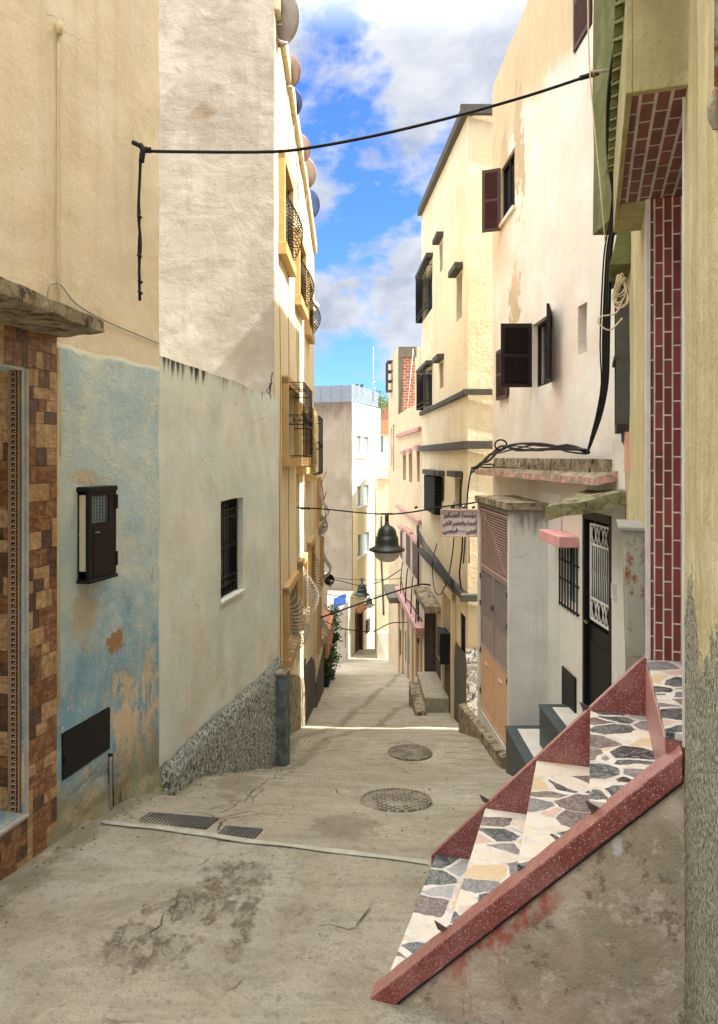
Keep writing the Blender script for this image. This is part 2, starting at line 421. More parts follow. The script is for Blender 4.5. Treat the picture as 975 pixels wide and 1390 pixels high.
M['olive_wall'] = plaster('olive_wall', (.16,.165,.06), (.11,.115,.04), (.21,.205,.09), 1.2, .6, .5, 6, off=7)
M['porch_render'] = plaster('porch_render', (.40,.35,.17), (.28,.26,.11), (.48,.42,.24), 1.6, .6, .5, 6, off=17)
def h_moss(m, c, h):
    return m.mix(m.ramp(m.noise(9,6,.7), [(.5,0),(.62,1)]), c, (.07,.06,.035)), h
M['mossy_slab'] = plaster('mossy_slab', (.33,.30,.17), (.20,.20,.09), (.40,.35,.22), 4, .4, .7, 14, h_moss, off=8)
M['canopy_concrete'] = plaster('canopy_concrete', (.40,.33,.22), (.20,.15,.09), (.50,.43,.32), 4, .6, .7, 12, h_moss, off=11)
M['far_white'] = plaster('far_white', (.64,.61,.54), (.55,.51,.43), None, .5, .2, .1, 3, off=12)
M['far_cream'] = plaster('far_cream', (.82,.74,.54), (.74,.65,.44), None, .5, .2, .1, 3, off=14)
def h_fg(m, c, h):
    z = m.xyz()[2]
    k = m.sub(m.math('ADD', z, m.math('MULTIPLY', m.noise(1.2,6,.7,m.vec(1.6,1,.5)), -2.4)), .4, 1.5)
    return m.mix(m.math('MULTIPLY', k, .75), c, (.12,.08,.06)), h
M['far_grey'] = plaster('far_grey', (.38,.33,.265), (.29,.245,.19), (.43,.38,.31), .5, .3, .2, 3, h_fg, off=15)
# dirty wall under the stair kerb, with a smear of red paint
def h_dirty(m, c, h):
    x, y, z = m.xyz()
    c = m.mix(m.ramp(m.noise(2.2,6,.65,m.vec(1,1,1,(1,4,1))), [(.46,0),(.66,.8)]), c, (.24,.22,.13))
    c = m.mix(m.ramp(m.noise(7,7,.78,m.vec(1,1,1,(6,4,1))), [(.54,0),(.60,1)]), c, (.50,.42,.32))
    c = m.mix(m.ramp(m.noise(9,7,.8,m.vec(1,1,1,(1,14,1))), [(.56,0),(.61,.8)]), c, (.17,.13,.09))
    a = m.dot(tuple(SU)); aa = m.math('SUBTRACT', a, SO.dot(SU))
    line = m.math('SUBTRACT', z, m.math('MULTIPLY_ADD', aa, .985, -2.097-.252-.115))   # height over the kerb's lower edge
    band = m.math('MULTIPLY', m.sub(line, -.16, -.07), m.math('MULTIPLY', m.sub(aa, .2, .4), m.math('SUBTRACT', 1.0, m.sub(aa, .68, .85))))
    nz = m.ramp(m.noise(6,6,.7,m.vec(1,1,.6,(3,3,3))), [(.42,0),(.52,1)])
    c = m.mix(m.math('MULTIPLY', m.math('MULTIPLY', band, nz), .85), c, (.36,.07,.05))
    dr = m.math('MULTIPLY', m.math('MULTIPLY', m.sub(line, -.34, -.22), m.ramp(m.noise(1,3,.5,m.vec(22,22,.8)), [(.62,0),(.68,1)])), m.math('MULTIPLY', m.sub(aa, .15, .3), m.math('SUBTRACT', 1.0, m.sub(aa, .45, .6))))
    c = m.mix(m.math('MULTIPLY', dr, .7), c, (.28,.04,.03))
    c = m.mix(m.spot(tuple(sp(.98,-1.18,-1.55)), (.03,.03,.06), .5, .5, 22), c, (.55,.50,.45))
    return c, h
M['dirty_wall'] = plaster('dirty_wall', (.48,.38,.27), (.36,.28,.19), (.56,.47,.35), 2, .4, .3, 9, h_dirty, off=21)

def dashstone(name, a, b, c3, sc=42):
    m = Mt(name, .95, .2)
    n1 = m.noise(sc, 4, .8); n2 = m.noise(sc*.35, 5, .7)
    c = m.mix(m.ramp(n1, [(.43,0),(.55,1)]), a, b); c = m.mix(m.ramp(n2, [(.52,0),(.62,1)]), c, c3)
    h = m.math('ADD', n1, m.math('MULTIPLY', n2, 1.5))
    return m.done(c, m.bump(h, 1.0, .05))
M['dash_plinth'] = dashstone('dash_plinth', (.11,.12,.10), (.66,.68,.61), (.38,.42,.38), 28)
M['dash_dark'] = dashstone('dash_dark', (.09,.08,.065), (.22,.20,.155), (.17,.15,.11), 60)
M['dash_stone'] = dashstone('dash_stone', (.05,.05,.045), (.62,.58,.50), (.30,.28,.24), 12)

# ground
m = Mt('street_concrete', .93, .2)
x, y, z = m.xyz()
base = m.mix(m.ramp(m.noise(1.3,7,.65), [(.38,0),(.64,1)]), (.55,.49,.375), (.45,.40,.30))
base = m.mix(m.math('MULTIPLY', m.ramp(m.noise(3.4,6,.65,m.vec(1,1,1,(5,2,0))), [(.52,0),(.68,1)]), .7), base, (.56,.52,.41))
base = m.mix(m.math('MULTIPLY', m.ramp(m.noise(.9,5,.6,m.vec(1,1,1,(9,2,0))), [(.5,0),(.62,1)]), .45), base, (.42,.38,.28))
pt_ = m.ramp(m.noise(.75,7,.6,m.vec(1,1.4,1,(3,8,0)),.3), [(.545,0),(.552,1)])
base = m.mix(m.math('MULTIPLY', pt_, .3), base, (.40,.355,.26))
pt2 = m.ramp(m.noise(.6,6,.6,m.vec(1,1.6,1,(13,2,0)),.3), [(.56,0),(.566,1)])
base = m.mix(m.math('MULTIPLY', pt2, .35), base, (.62,.59,.50))
agg = m.ramp(m.voro(95,'F1'), [(.14,1),(.26,0)])
base = m.mix(m.math('MULTIPLY', agg, m.ramp(m.noise(40,2), [(.5,0),(.62,.8)])), base, (.16,.13,.09))
base = m.mix(m.math('MULTIPLY', m.ramp(m.noise(22,6,.8), [(.52,0),(.66,1)]), .6), base, (.20,.165,.11))
base = m.mix(m.math('MULTIPLY', m.ramp(m.noise(17,6,.8,m.vec(1,1,1,(4,9,0))), [(.56,0),(.68,1)]), .5), base, (.62,.57,.46))
base = m.mix(m.math('MULTIPLY', m.ramp(m.noise(2.1,8,.75,m.vec(1,1,1,(7,7,0)),.6), [(.50,0),(.60,1)]), .35), base, (.27,.22,.145))
base = m.mix(m.math('MULTIPLY', m.ramp(m.noise(75,2,.7), [(.62,0),(.70,1)]), .6), base, (.12,.095,.06))
st = m.math('MAXIMUM', m.spot((-.72,4.15,-2.45), (.22,.28,1), .3, .6, 9), m.math('MAXIMUM', m.spot((-.86,3.85,-2.45), (.26,.20,1), .3, .6, 9), m.math('MAXIMUM', m.spot((-.60,3.72,-2.45), (.07,.35,1), .3, .6, 9), m.spot((-1.05,3.52,-2.45), (.26,.22,1), .3, .6, 9))))
stn = m.ramp(m.noise(11,8,.82,m.vec(1.2,.7,1,(3,3,0)),.4), [(.46,0),(.56,1)])
base = m.mix(m.math('MULTIPLY', m.math('MULTIPLY', st, m.math('MULTIPLY_ADD', stn, .7, .22)), .9), base, (.13,.10,.065))
st2 = m.math('MAXIMUM', m.spot((-.1,5.0,-2.6), (.28,.3,1), .6, .6, 6), m.spot((-1.1,6.6,-3), (.3,.8,1), .6, .6, 4))
base = m.mix(m.math('MULTIPLY', st2, .5), base, (.19,.16,.11))
warp = m.mix(.16, m.pos, m.comb(m.noise(4,5), m.noise(5,5,v=m.vec(1,1,1,(9,0,0))), 0.0))
cr = m.voro(1.15, 'DISTANCE_TO_EDGE', warp)
ck = m.math('MULTIPLY', m.math('SUBTRACT', 1.0, m.sub(cr, .0005, .007)), m.ramp(m.noise(1.1,3,v=m.vec(1,1,1,(2,0,0))), [(.55,0),(.6,1)]))
base = m.mix(m.math('MULTIPLY', ck, .75), base, (.07,.055,.035))
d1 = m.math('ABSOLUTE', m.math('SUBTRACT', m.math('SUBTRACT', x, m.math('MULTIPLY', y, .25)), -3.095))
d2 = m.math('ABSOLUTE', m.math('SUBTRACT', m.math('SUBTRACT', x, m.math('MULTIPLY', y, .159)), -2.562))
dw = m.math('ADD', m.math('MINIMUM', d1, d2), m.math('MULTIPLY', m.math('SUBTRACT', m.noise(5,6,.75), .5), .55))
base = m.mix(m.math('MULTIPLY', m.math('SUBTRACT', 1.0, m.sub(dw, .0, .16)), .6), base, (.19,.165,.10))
sl2 = m.ramp(m.noise(1,5,.7,m.vec(.9,5.5,1,(3,3,0)),.5), [(.50,0),(.60,1)])
base = m.mix(m.math('MULTIPLY', sl2, .28), base, (.26,.225,.155))
hh = m.math('ADD', m.math('MULTIPLY', m.noise(5,7,.65,dist=.4), 1.0), m.math('MULTIPLY', m.noise(38,5,.8), .5))
hh = m.math('SUBTRACT', hh, m.math('MULTIPLY', ck, .5))
M['street'] = m.done(base, m.bump(hh, 1.0, .06))
flat('kerb_concrete', (.42,.39,.31), .9, 0, .35, .4)
flat('patch_concrete', (.40,.36,.27), .92, 0, .35, .5)

# terrazzo
def terrazzo(name, base, chips, dark):
    m = Mt(name, .28, .6)
    d = m.voro(190, 'F1'); cc = m.voro(190, 'F1', out='Color')
    s = m.n('ShaderNodeSeparateColor'); m.l(cc, s.inputs[0])
    col = m.mix(m.math('MULTIPLY', m.ramp(s.outputs[0], [(.72,0),(.76,1)]), m.ramp(d, [(.38,1),(.5,0)])), base, chips)
    col = m.mix(m.math('MULTIPLY', m.ramp(s.outputs[1], [(.55,0),(.7,1)]), .7), col, dark)
    col = m.mix(m.math('MULTIPLY', m.ramp(m.noise(6,5,.6), [(.45,0),(.7,1)]), .2), col, chips)
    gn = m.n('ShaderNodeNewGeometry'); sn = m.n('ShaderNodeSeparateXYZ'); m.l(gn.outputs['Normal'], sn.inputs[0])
    col = m.mix(m.math('MULTIPLY', m.sub(sn.outputs[2], .5, .7), m.math('MULTIPLY_ADD', m.noise(14,5,.7), .5, .0)), col, (.55,.30,.25))  # upward faces mixed paler pink: their sky sheen painted into the colour
    return m.done(col, m.bump(m.noise(120,3), .12, .004))
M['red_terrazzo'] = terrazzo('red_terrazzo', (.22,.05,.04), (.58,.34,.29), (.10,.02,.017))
# polished marble stones set in white
def mosaic(name):
    m = Mt(name, .3, .5)
    warp = m.mix(.05, m.pos, m.comb(m.noise(9,3), m.noise(9,3,v=m.vec(1,1,1,(9,0,0))), 0.0))
    mp = m.n('ShaderNodeMapping'); m.l(warp, mp.inputs[0]); mp.inputs['Rotation'].default_value = (0,0,.32); mp.inputs['Scale'].default_value = (1.0,1.55,.02)
    v = mp.outputs[0]
    e = m.voro(5.2, 'DISTANCE_TO_EDGE', v); cc = m.voro(5.2, 'F1', v, 'Color')
    s = m.n('ShaderNodeSeparateColor'); m.l(cc, s.inputs[0])
    white = m.mix(m.ramp(m.noise(13,5,.6,dist=1), [(.45,0),(.65,1)]), (.63,.59,.51), (.50,.45,.37))
    white = m.mix(m.math('MULTIPLY', m.ramp(m.voro(90,'F1',out='Distance'), [(.2,1),(.32,0)]), .35), white, (.40,.35,.30))
    stone = m.ramp(s.outputs[0], [(0,(.035,.05,.05)),(.13,(.66,.58,.44)),(.30,(.60,.44,.24)),(.40,(.16,.15,.15)),(.49,(.66,.61,.50)),(.64,(.13,.095,.08)),(.75,(.34,.33,.32)),(.82,(.56,.38,.31)),(.90,(.018,.018,.02))], True)
    vein = m.ramp(m.noise(9,7,.7,dist=2.2), [(.47,0),(.50,1),(.53,0)])
    stone = m.mix(m.math('MULTIPLY', vein, .4), stone, (.72,.68,.62))
    stone = m.mix(m.math('MULTIPLY', m.noise(34,4,.7), .3), stone, m.mix(.6, stone, (.08,.07,.065)))
    thr = m.math('MULTIPLY_ADD', s.outputs[1], .085, .016)
    k = m.sub(m.math('SUBTRACT', e, thr), -.004, .004)
    col = m.mix(k, white, stone)
    col = m.mix(m.math('MULTIPLY', m.ramp(m.noise(5,7,.75,m.vec(1,1,1,(2,2,2))), [(.5,0),(.66,1)]), .28), col, (.30,.25,.19))
    col = m.mix(m.math('MULTIPLY', m.ramp(m.noise(95,3,.8), [(.6,0),(.7,1)]), .4), col, (.22,.19,.16))
    return m.done(col, m.bump(m.math('ADD', k, m.math('MULTIPLY', m.noise(30,4,.7), .6)), .35, .003), m.math('MULTIPLY_ADD', m.noise(20,3), .3, .2))
M['mosaic'] = mosaic('mosaic')
def bricktex(name, ax, ay, c1, c2, mortar, bw, rh, ms=.012, rough=.6, bumpst=.4, grain=0.5, off=.5, sq=1, ramp3=None):
    m = Mt(name, rough, .35)
    v = m.comb(m.dot(ax), m.dot(ay))
    b = m.n('ShaderNodeTexBrick'); m.l(v, b.inputs['Vector']); b.offset = off; b.squash = sq
    b.inputs['Scale'].default_value = 1; b.inputs['Brick Width'].default_value = bw; b.inputs['Row Height'].default_value = rh
    b.inputs['Mortar Size'].default_value = ms; b.inputs['Mortar Smooth'].default_value = .15; b.inputs['Bias'].default_value = 0
    m.put(b.inputs['Color1'], c1); m.put(b.inputs['Color2'], c2); m.put(b.inputs['Mortar'], mortar)
    col = b.outputs['Color']
    col = m.mix(m.math('MULTIPLY', m.ramp(m.noise(130,3,.8), [(.5,0),(.66,1)]), grain), col, m.mix(.5, col, (.01,.01,.01)))
    col = m.mix(m.math('MULTIPLY', m.ramp(m.noise(180,3,.8,m.vec(1,1,1,(5,5,5))), [(.62,0),(.7,1)]), grain*.25), col, (.5,.3,.24))
    col = m.mix(m.math('MULTIPLY', m.ramp(m.noise(7,6,.75), [(.46,0),(.62,1)]), .45), col, m.mix(.6, col, (.03,.02,.015)))
    return m.done(col, m.bump(m.math('SUBTRACT', m.math('MULTIPLY', m.noise(12,4), .3), b.outputs['Fac']), bumpst, .008))
U3, V3, Z3 = tuple(SU), tuple(SV), (0,0,1)
M['tile_jamb'] = bricktex('tile_jamb', Z3, U3, (.13,.022,.015), (.22,.05,.034), (.62,.55,.46), .15, .045, .0042, grain=.35)
M['tile_door'] = bricktex('tile_door', Z3, V3, (.13,.022,.015), (.22,.05,.034), (.62,.55,.46), .15, .045, .0042, grain=.35)
M['tile_soffit'] = bricktex('tile_soffit', V3, U3, (.15,.055,.04), (.21,.075,.055), (.52,.47,.38), .17, .058, .007, .6, .4, .25)
M['red_brick'] = bricktex('red_brick', (1,0,0), Z3, (.36,.10,.055), (.25,.06,.035), (.34,.27,.22), .23, .105, .018, .9, .9, .4)
# marble look tiles, three colours
def vein_tile(name, a, b):
    m = Mt(name, .28, .5)
    n = m.noise(5.5, 5, .6, m.vec(1,1,2.2,(len(name),0,3)), 2.5)
    n2 = m.noise(1, 4, .6, m.vec(24,24,-16,(len(name)*3,0,0)), 1.0)
    c = m.mix(m.ramp(n, [(.42,0),(.58,1)]), a, b); c = m.mix(m.math('MULTIPLY', m.ramp(n2, [(.45,0),(.6,1)]), .55), c, tuple(x*.55 for x in a))
    return m.done(c, None)
M['tile_tan'] = vein_tile('tile_tan', (.38,.22,.10), (.52,.35,.19))
M['tile_rust'] = vein_tile('tile_rust_brown', (.18,.075,.03), (.34,.17,.08))
M['tile_dark'] = vein_tile('tile_dark_umber_x', (.085,.045,.028), (.15,.085,.055))
m = Mt('manhole_iron', .6, .4)
def band(ax, p): return m.math('PINGPONG', m.math('MULTIPLY', m.dot(ax), 1/p), 1.0)
ba = m.math('MULTIPLY', m.sub(band((.7,.7,0), .024), .35, .6), m.sub(band((.7,-.7,0), .024), .35, .6))
ba = m.math('MAXIMUM', ba, m.math('SUBTRACT', 1.0, m.sub(m.math('ABSOLUTE', m.math('SUBTRACT', m.noise(7,3), .5)), .0, .02)))
col = m.mix(ba, (.085,.07,.05), (.30,.255,.185)); col = m.mix(m.ramp(m.noise(7,5,.7), [(.45,0),(.62,.75)]), col, (.36,.31,.22))
M['iron'] = m.done(col, m.bump(ba, 1.0, .012))
m = Mt('rust_iron', .75, .3)
M['rusty'] = m.done(m.mix(m.ramp(m.noise(13,6,.7,m.vec(1,1,.7)), [(.5,0),(.6,1)]), (.33,.32,.25), (.20,.075,.025)), m.bump(m.noise(30,4), .3, .01))

# ------------------------------------------------------------------ ground
KN = [(-40,-3),(0,1.72),(2.2,2.3),(3,2.385),(4.455,2.46),(4.462,2.495),(5.25,2.60),(5.7,2.835),(6.45,2.955),(8.9,3.86),(9.3,3.975),(10.35,4.07),(13.2,5.02),(32,9.1),(38,10.0),(46,10.8),(80,14),(400,20)]
ED = [8.3, 13.2, 15.9, 20.2, 24.8, 29.6, 36]
DR = [.05, .10, .11, .12, .12, .1, .1]
def gz(t):
    for (a, za), (b, zb) in zip(KN, KN[1:]):
        if a <= t <= b:
            g = za+(zb-za)*(t-a)/(b-a); break
    else: g = KN[-1][1]
    z = -g
    if ED[0] <= t < ED[-1]:
        for i in range(len(ED)-1):
            if ED[i] <= t < ED[i+1]:
                k = (t-ED[i])/(ED[i+1]-ED[i]); z += -DR[i]/2*(1-k)+DR[i+1]/2*k
    elif 4.462 <= t < ED[0]:
        z += 0*DR[0]
    return z
def skew(t): return .231*max(0, 1-max(0, t-4.6)/5.0) if t > 0 else 0
def ground(X, Y):
    t = Y+skew(Y)*X
    t = Y+skew(t)*X
    return gz(t)
ts = sorted(set([-40,-20,-8,-2,0,1,2.2,45,50,60,80,120,200,400] + [round(2.2+.1*i,3) for i in range(1,120)] + [round(14.2+.35*i,3) for i in range(88)]))
ts = [t for t in ts if all(abs(t-e) > .02 for e in ED+[4.458])]
for e in ED+[4.458]: ts += [e-.004, e+.004]
ts.sort()
xs = [-400,-120,-40,-12,-5] + [round(-3+.1*i,3) for i in range(0,66)] + [5,12,40,120,400]
bm = BM(); V = []
for t in ts:
    row = []
    for x in xs:
        xe = max(-3, min(3.6, x))
        y = t-skew(t)*xe
        v = Vector((x, y, gz(t)))
        if -3.1 < x < 3.7 and 1 < t < 40:
            v.z += mn.noise(Vector((x*1.3, y*1.3, 0)))*.018 + mn.noise(Vector((x*5, y*5, 4)))*.006
            v.y += mn.noise(Vector((x*2.2, 0, round(t))))*.025
        row.append(bm.verts.new(v))
    V.append(row)
for i in range(len(ts)-1):
    for j in range(len(xs)-1):
        bm.faces.new((V[i][j],V[i][j+1],V[i+1][j+1],V[i+1][j]))
g = mk('street', bm, M['street'], smooth=False); g['kind'] = 'structure'
def G(x, y): return ground(x, y)

# pale worn nosing strip along the first step
bm = BM()
def strip(bm, t, x0, x1, w, lift, n=40, wob=.02):
    pts = lin(x0, x1, n); a = []; b = []
    for x in pts:
        y = t - skew(t)*x
        ww = w*(1+.5*mn.noise(Vector((x*3,t,1)))); yo = wob*mn.noise(Vector((x*2,t,7)))
        a.append(bm.verts.new((x, y-ww+yo, gz(t-.03)+lift+mn.noise(Vector((x*1.3,y*1.3,0)))*.018)))
        b.append(bm.verts.new((x, y+.004+yo*.3, gz(t-.006)+lift+mn.noise(Vector((x*1.3,y*1.3,0)))*.018)))
    for i in range(n): bm.faces.new((a[i],a[i+1],b[i+1],b[i]))
    return a, b
strip(bm, 4.45, -1.72, .42, .045, .009)
o = mk('step_nosing', bm, M['kerb_concrete']); o['kind'] = 'structure'
bm = BM()
for e in ED[2:5]: strip(bm, e-.006, -.85, 1.55, .016, .006)
o = mk('painted_step_edges', bm, M['kerb_concrete']); o['kind'] = 'structure'

def hit(px, py):
    k = (px-CX)/F; v = (HY-py)/F; Y = 2.5
    while Y < 45:
        if v*Y < ground(k*Y, Y): break
        Y += .01
    return Vector((k*Y, Y, ground(k*Y, Y)))
flat('crack_dirt', (.15,.12,.08), .95, 0, .4, .6)
def ribbon(bm, px, w, lift=.004):
    pts = [hit(x, y) for x, y in px]; out = []
    for p, q in zip(pts, pts[1:]):
        n = max(2, int((q-p).length/.05)); out += [p.lerp(q, i/n) for i in range(n)]
    out.append(pts[-1]); L_ = []; R_ = []
    for i, p in enumerate(out):
        d = out[min(i+1,len(out)-1)]-out[max(i-1,0)]; d.z = 0; d.normalize(); n = Vector((-d.y,d.x,0))
        p = p + n*mn.noise(p*9)*.02; ww = w*(.35+1.1*abs(mn.noise(p*7+Vector((3,3,3)))))*(1 if 0 < i < len(out)-1 else .1)
        for S, lst in ((1,L_),(-1,R_)):
            q = p+n*ww*S; zz = ground(q.x,q.y)+mn.noise(Vector((q.x*1.3,q.y*1.3,0)))*.018+mn.noise(Vector((q.x*5,q.y*5,4)))*.006
            lst.append(bm.verts.new((q.x,q.y,zz+lift)))
    for i in range(len(out)-1): bm.faces.new((L_[i],L_[i+1],R_[i+1],R_[i]))
bm = BM()
cc = lambda *a: [(180+x/1.875, 980+y/1.875) for x, y in a]
for c_, w_ in ((cc((190,225),(250,205),(300,180),(340,155),(380,140),(410,125),(460,128)),.008),(cc((215,238),(260,217),(310,195),(335,170)),.006),(cc((250,205),(262,217)),.008),(cc((290,183),(305,197)),.008),
  (cc((300,125),(345,110),(400,105),(415,112),(450,97)),.009),(cc((480,75),(530,70),(580,78)),.009),(cc((670,118),(690,122),(710,135)),.010),(cc((120,235),(160,232),(200,240),(225,260)),.007),(cc((210,300),(240,305),(262,300),(300,312)),.010),
  (cc((640,60),(700,50),(760,72)),.010),(cc((600,112),(680,110),(770,118)),.007),(cc((40,540),(70,520),(80,490)),.008)):
    ribbon(bm, c_, w_)
for i in range(6):
    y0_ = 50+13.5*i; ribbon(bm, cc((798-i*3,y0_),(860,y0_+4),(905+i*7,y0_+9)), .007)
o = mk('ground_cracks', bm, M['crack_dirt']); o['kind'] = 'structure'
# loose grit gathered along the walls and the step
bm = BM(); rn = random.Random(11)
for _ in range(900):
    if rn.random() < .6:
        y_ = rn.uniform(3.2,12); xl = (-2.9+.25*y_-.19) if y_ < 5.86 else (-1.63+.159*(y_-5.86)); x_ = xl+.06+abs(rn.gauss(0,.16))
    else: x_ = rn.uniform(-1.6,1.3); y_ = rn.uniform(3.2,11)
    c_ = Vector((x_,y_,ground(x_,y_)+mn.noise(Vector((x_*1.3,y_*1.3,0)))*.018+.003)); r_ = rn.uniform(.003,.010)*(1 if rn.random()<.93 else 1.8)
    vs = [bm.verts.new(c_+Vector((rn.uniform(.6,1.2)*r_*math.cos(a_),rn.uniform(.6,1.2)*r_*math.sin(a_),0))) for a_ in (0,1.2,2.4,3.7,5)]; t_ = bm.verts.new(c_+Vector((0,0,r_*.8)))
    mi = rn.choice((0,0,1))
    for i in range(5): f = bm.faces.new((vs[i],vs[(i+1)%5],t_)); f.material_index = mi
o = mk('grit', bm, [M['canopy_concrete'], M['crack_dirt']]); o['kind'] = 'stuff'; o['label'] = 'loose grit and crumbs scattered over the concrete street'; o['category'] = 'grit'

# ------------------------------------------------------------------ left house (tiled door, blue wash)
WL = Wall(-2.47, 2.5, -1.63, 5.86, +1)
WL = Wall(-1.63-.25*3.36, 2.5, -1.63, 5.86, +1)
H = thing('house', 'yellow-beige house with flaking blue lower wall and brown tiled doorway', 'house', (-2.4, 4.2, -2.5))
sT, zb = WL.at(33, 1104); _, ztp = WL.at(33, 500)
ha = [(0.25, sT, zb, .52, .22)]
sa, sb = WL.at(84), WL.at(150)
block('wall', WL, 0, WL.L, -3.3, 4.5, 3.2, M['left_wall'], H, ha+[(sa,sb,-2.11,-1.80,.03)], cell=.13, rough=.010, rf=3.0)
one('service_hatch', lambda bm: (WL.box(bm, sa+.008, sb-.008, -2.10, -1.81, -.025, .004), WL.box(bm, sa+.02, sa+.04, -1.99,-1.96, .004,.012), WL.box(bm, sa+.2, sa+.34, -1.90,-1.895, .004,.008)), M['black_metal'], H, bev=.003)
# marble-look tiles round the door: random ashlar rows
def ashlar(bm, pf, s0, s1, z0, z1, th, rnd, hw=.095):
    z = z0
    while z < z1-.01:
        h = rnd.choice([.075,.11,.15]); h = min(h, z1-z)
        if z1-z-h < .03: h = z1-z
        s = s0
        while s < s1-.01:
            w = rnd.choice([.05,.075,.1]); w = min(w, s1-s)
            if s1-s-w < .025: w = s1-s
            mi = rnd.choice([0,0,0,1,1,1,2,2])
            g = .0018
            hexa(bm, [pf(s+g,z+g,0),pf(s+w-g,z+g,0),pf(s+w-g,z+g,th),pf(s+g,z+g,th),pf(s+g,z+h-g,0),pf(s+w-g,z+h-g,0),pf(s+w-g,z+h-g,th),pf(s+g,z+h-g,th)], mi)
            s += w
        z += h
rnd = random.Random(5)
s75 = WL.at(75)
TT = [M['tile_tan'], M['tile_rust'], M['tile_dark'], M['grout']]
bm = BM(); ashlar(bm, WL.pt, sT+.012, s75, -2.62, .78, .014, rnd)
ashlar(bm, WL.pt, .1, sT+.012, .535, .78, .014, rnd); ashlar(bm, WL.pt, .1, sT+.012, -2.62, zb-.012, .014, rnd)
WL.box(bm, sT+.013, s75-.002, -2.61, .77, .002, .010, 3); WL.box(bm, .1, sT+.012, .54, .77, .002, .010, 3); WL.box(bm, .1, sT+.012, -2.61, zb-.014, .002, .010, 3)
mk('tile_surround', bm, TT, H, bev=0)
bm = BM(); ashlar(bm, lambda s,z,o: WL.pt(sT-.004-o, z, -.215+s), .0, .11, zb, .52, .008, rnd)
ashlar(bm, lambda s,z,o: WL.pt(s, z, -.216+o), .25, sT-.014, zb, .52, .008, rnd); mk('tile_recess', bm, TT, H)
# border strip with a running key ornament, facing the camera on the reveal
flat('key_gold', (.24,.15,.055), .4, 0, .3); flat('key_dark', (.06,.02,.02), .5)
flat('key_light', (.55,.42,.28), .5)
bm = BM()
def kb(o0,o1,z0,z1,t,mi): hexa(bm, [WL.pt(sT-.004,z0,o0),WL.pt(sT-.004,z0,o1),WL.pt(sT-.004-t,z0,o1),WL.pt(sT-.004-t,z0,o0),WL.pt(sT-.004,z1,o0),WL.pt(sT-.004,z1,o1),WL.pt(sT-.004-t,z1,o1),WL.pt(sT-.004-t,z1,o0)], mi)
kb(-.105,-.016,zb,.52,.009,0); kb(-.098,-.094,zb,.52,.011,2); kb(-.030,-.026,zb,.52,.011,2); kb(-.088,-.036,zb,.52,.0105,1)
z = zb+.01
while z < .50:
    kb(-.084,-.080,z,z+.028,.013,2); kb(-.084,-.046,z+.024,z+.028,.013,2); kb(-.050,-.046,z+.006,z+.028,.013,2); kb(-.066,-.046,z+.006,z+.010,.013,2); kb(-.084,-.040,z-.004,z,.0128,2)
    z += .034
mk('key_border', bm, [M['key_gold'], M['key_dark'], M['key_light']], H)
one('metal_edging', lambda bm: (WL.box(bm, sT-.002, sT+.012, zb-.012, .53, .0, .024), WL.box(bm, .1, sT+.012, zb-.02, zb, -.10, .03)), M['steel'], H, bev=.002)
# door canopy
_, zc = WL.at(75, 458)
q = [WL.pt(.02, zc+.075, .002), WL.pt(WL.at(78), zc+.075, .002), Vector((-1.55,4.38,zc+.06)), Vector((-1.70,2.9,zc+.07))]
slab('door_canopy', q, .072, M['canopy_concrete'], H, .010, 26, 7)
one('conduit', lambda bm: (tube(bm, [WL.pt(WL.at(78), z, .014) for z in (-.0,.7)], .011, 8, smooth=0), tube(bm, [WL.pt(WL.at(77,None), z, .012) for z in lin(.86,2.72,6)], .010, 8, smooth=0), tube(bm, [WL.pt(WL.at(75,None), z, .03) for z in (2.70,2.78)], .02, 8, smooth=0), tube(bm, [WL.pt(s75+.012, z, .010) for z in (.7,-1.6)], .012, 8, smooth=0)), M['cream_paint'], H)
# meter cabinet
s0, s1 = WL.at(105, None), WL.at(157, None, .085)
_, zt = WL.at(105, 662); _, zbm = WL.at(105, 792)
cab = one('meter_cabinet', lambda bm: (
    WL.box(bm, s0-.012, s1+.004, zt-.028, zt+.004, 0, .100), WL.box(bm, s0-.012, s1+.004, zbm, zbm+.022, 0, .105),
    WL.box(bm, s0-.004, s0+.030, zbm, zt, .066, .094), WL.box(bm, s1-.03, s1, zbm, zt, 0, .092),
    WL.box(bm, s0, s1, zbm+.02, zt-.02, 0, .012), WL.box(bm, s1-.01, s1+.012, zt-.16, zt-.06, .07, .10), WL.box(bm, s1-.01, s1+.012, zbm+.08, zbm+.18, .07, .10)), M['black_metal'], H, bev=.003)
one('meter', lambda bm: (WL.box(bm, s0+.004, s0+.06, zbm+.08, zt-.05, .012, .06), WL.box(bm, s0-.001, s0+.004, (zt+zbm)/2, (zt+zbm)/2+.01, .012,.058)), M['meter_cream'], cab, bev=.006)
zmid = zbm+.62*(zt-zbm)
one('cabinet_door', lambda bm: (WL.box(bm, s0+.03, s1-.02, zbm+.02, zmid, .078, .092), WL.box(bm, s0+.045, s1-.035, zbm+.04, zmid-.03, .092, .097),
    WL.box(bm, s0+.03, s1-.02, zt-.055, zt-.02, .078, .092), WL.box(bm, s1-.085, s1-.02, zmid, zt-.05, .078, .092),
    [WL.box(bm, s0+.055, s1-.08, z, z+.003, .084, .088) for z in lin(zmid+.02, zt-.06, 7)], [WL.box(bm, s, s+.003, zmid, zt-.05, .084, .088) for s in lin(s0+.06, s1-.09, 5)]), M['dark_brown_wood'], cab, bev=.002)
one('cabinet_pane', lambda bm: WL.box(bm, s0+.03, s1-.06, zmid, zt-.05, .070, .073), M['glass_blue'], cab)
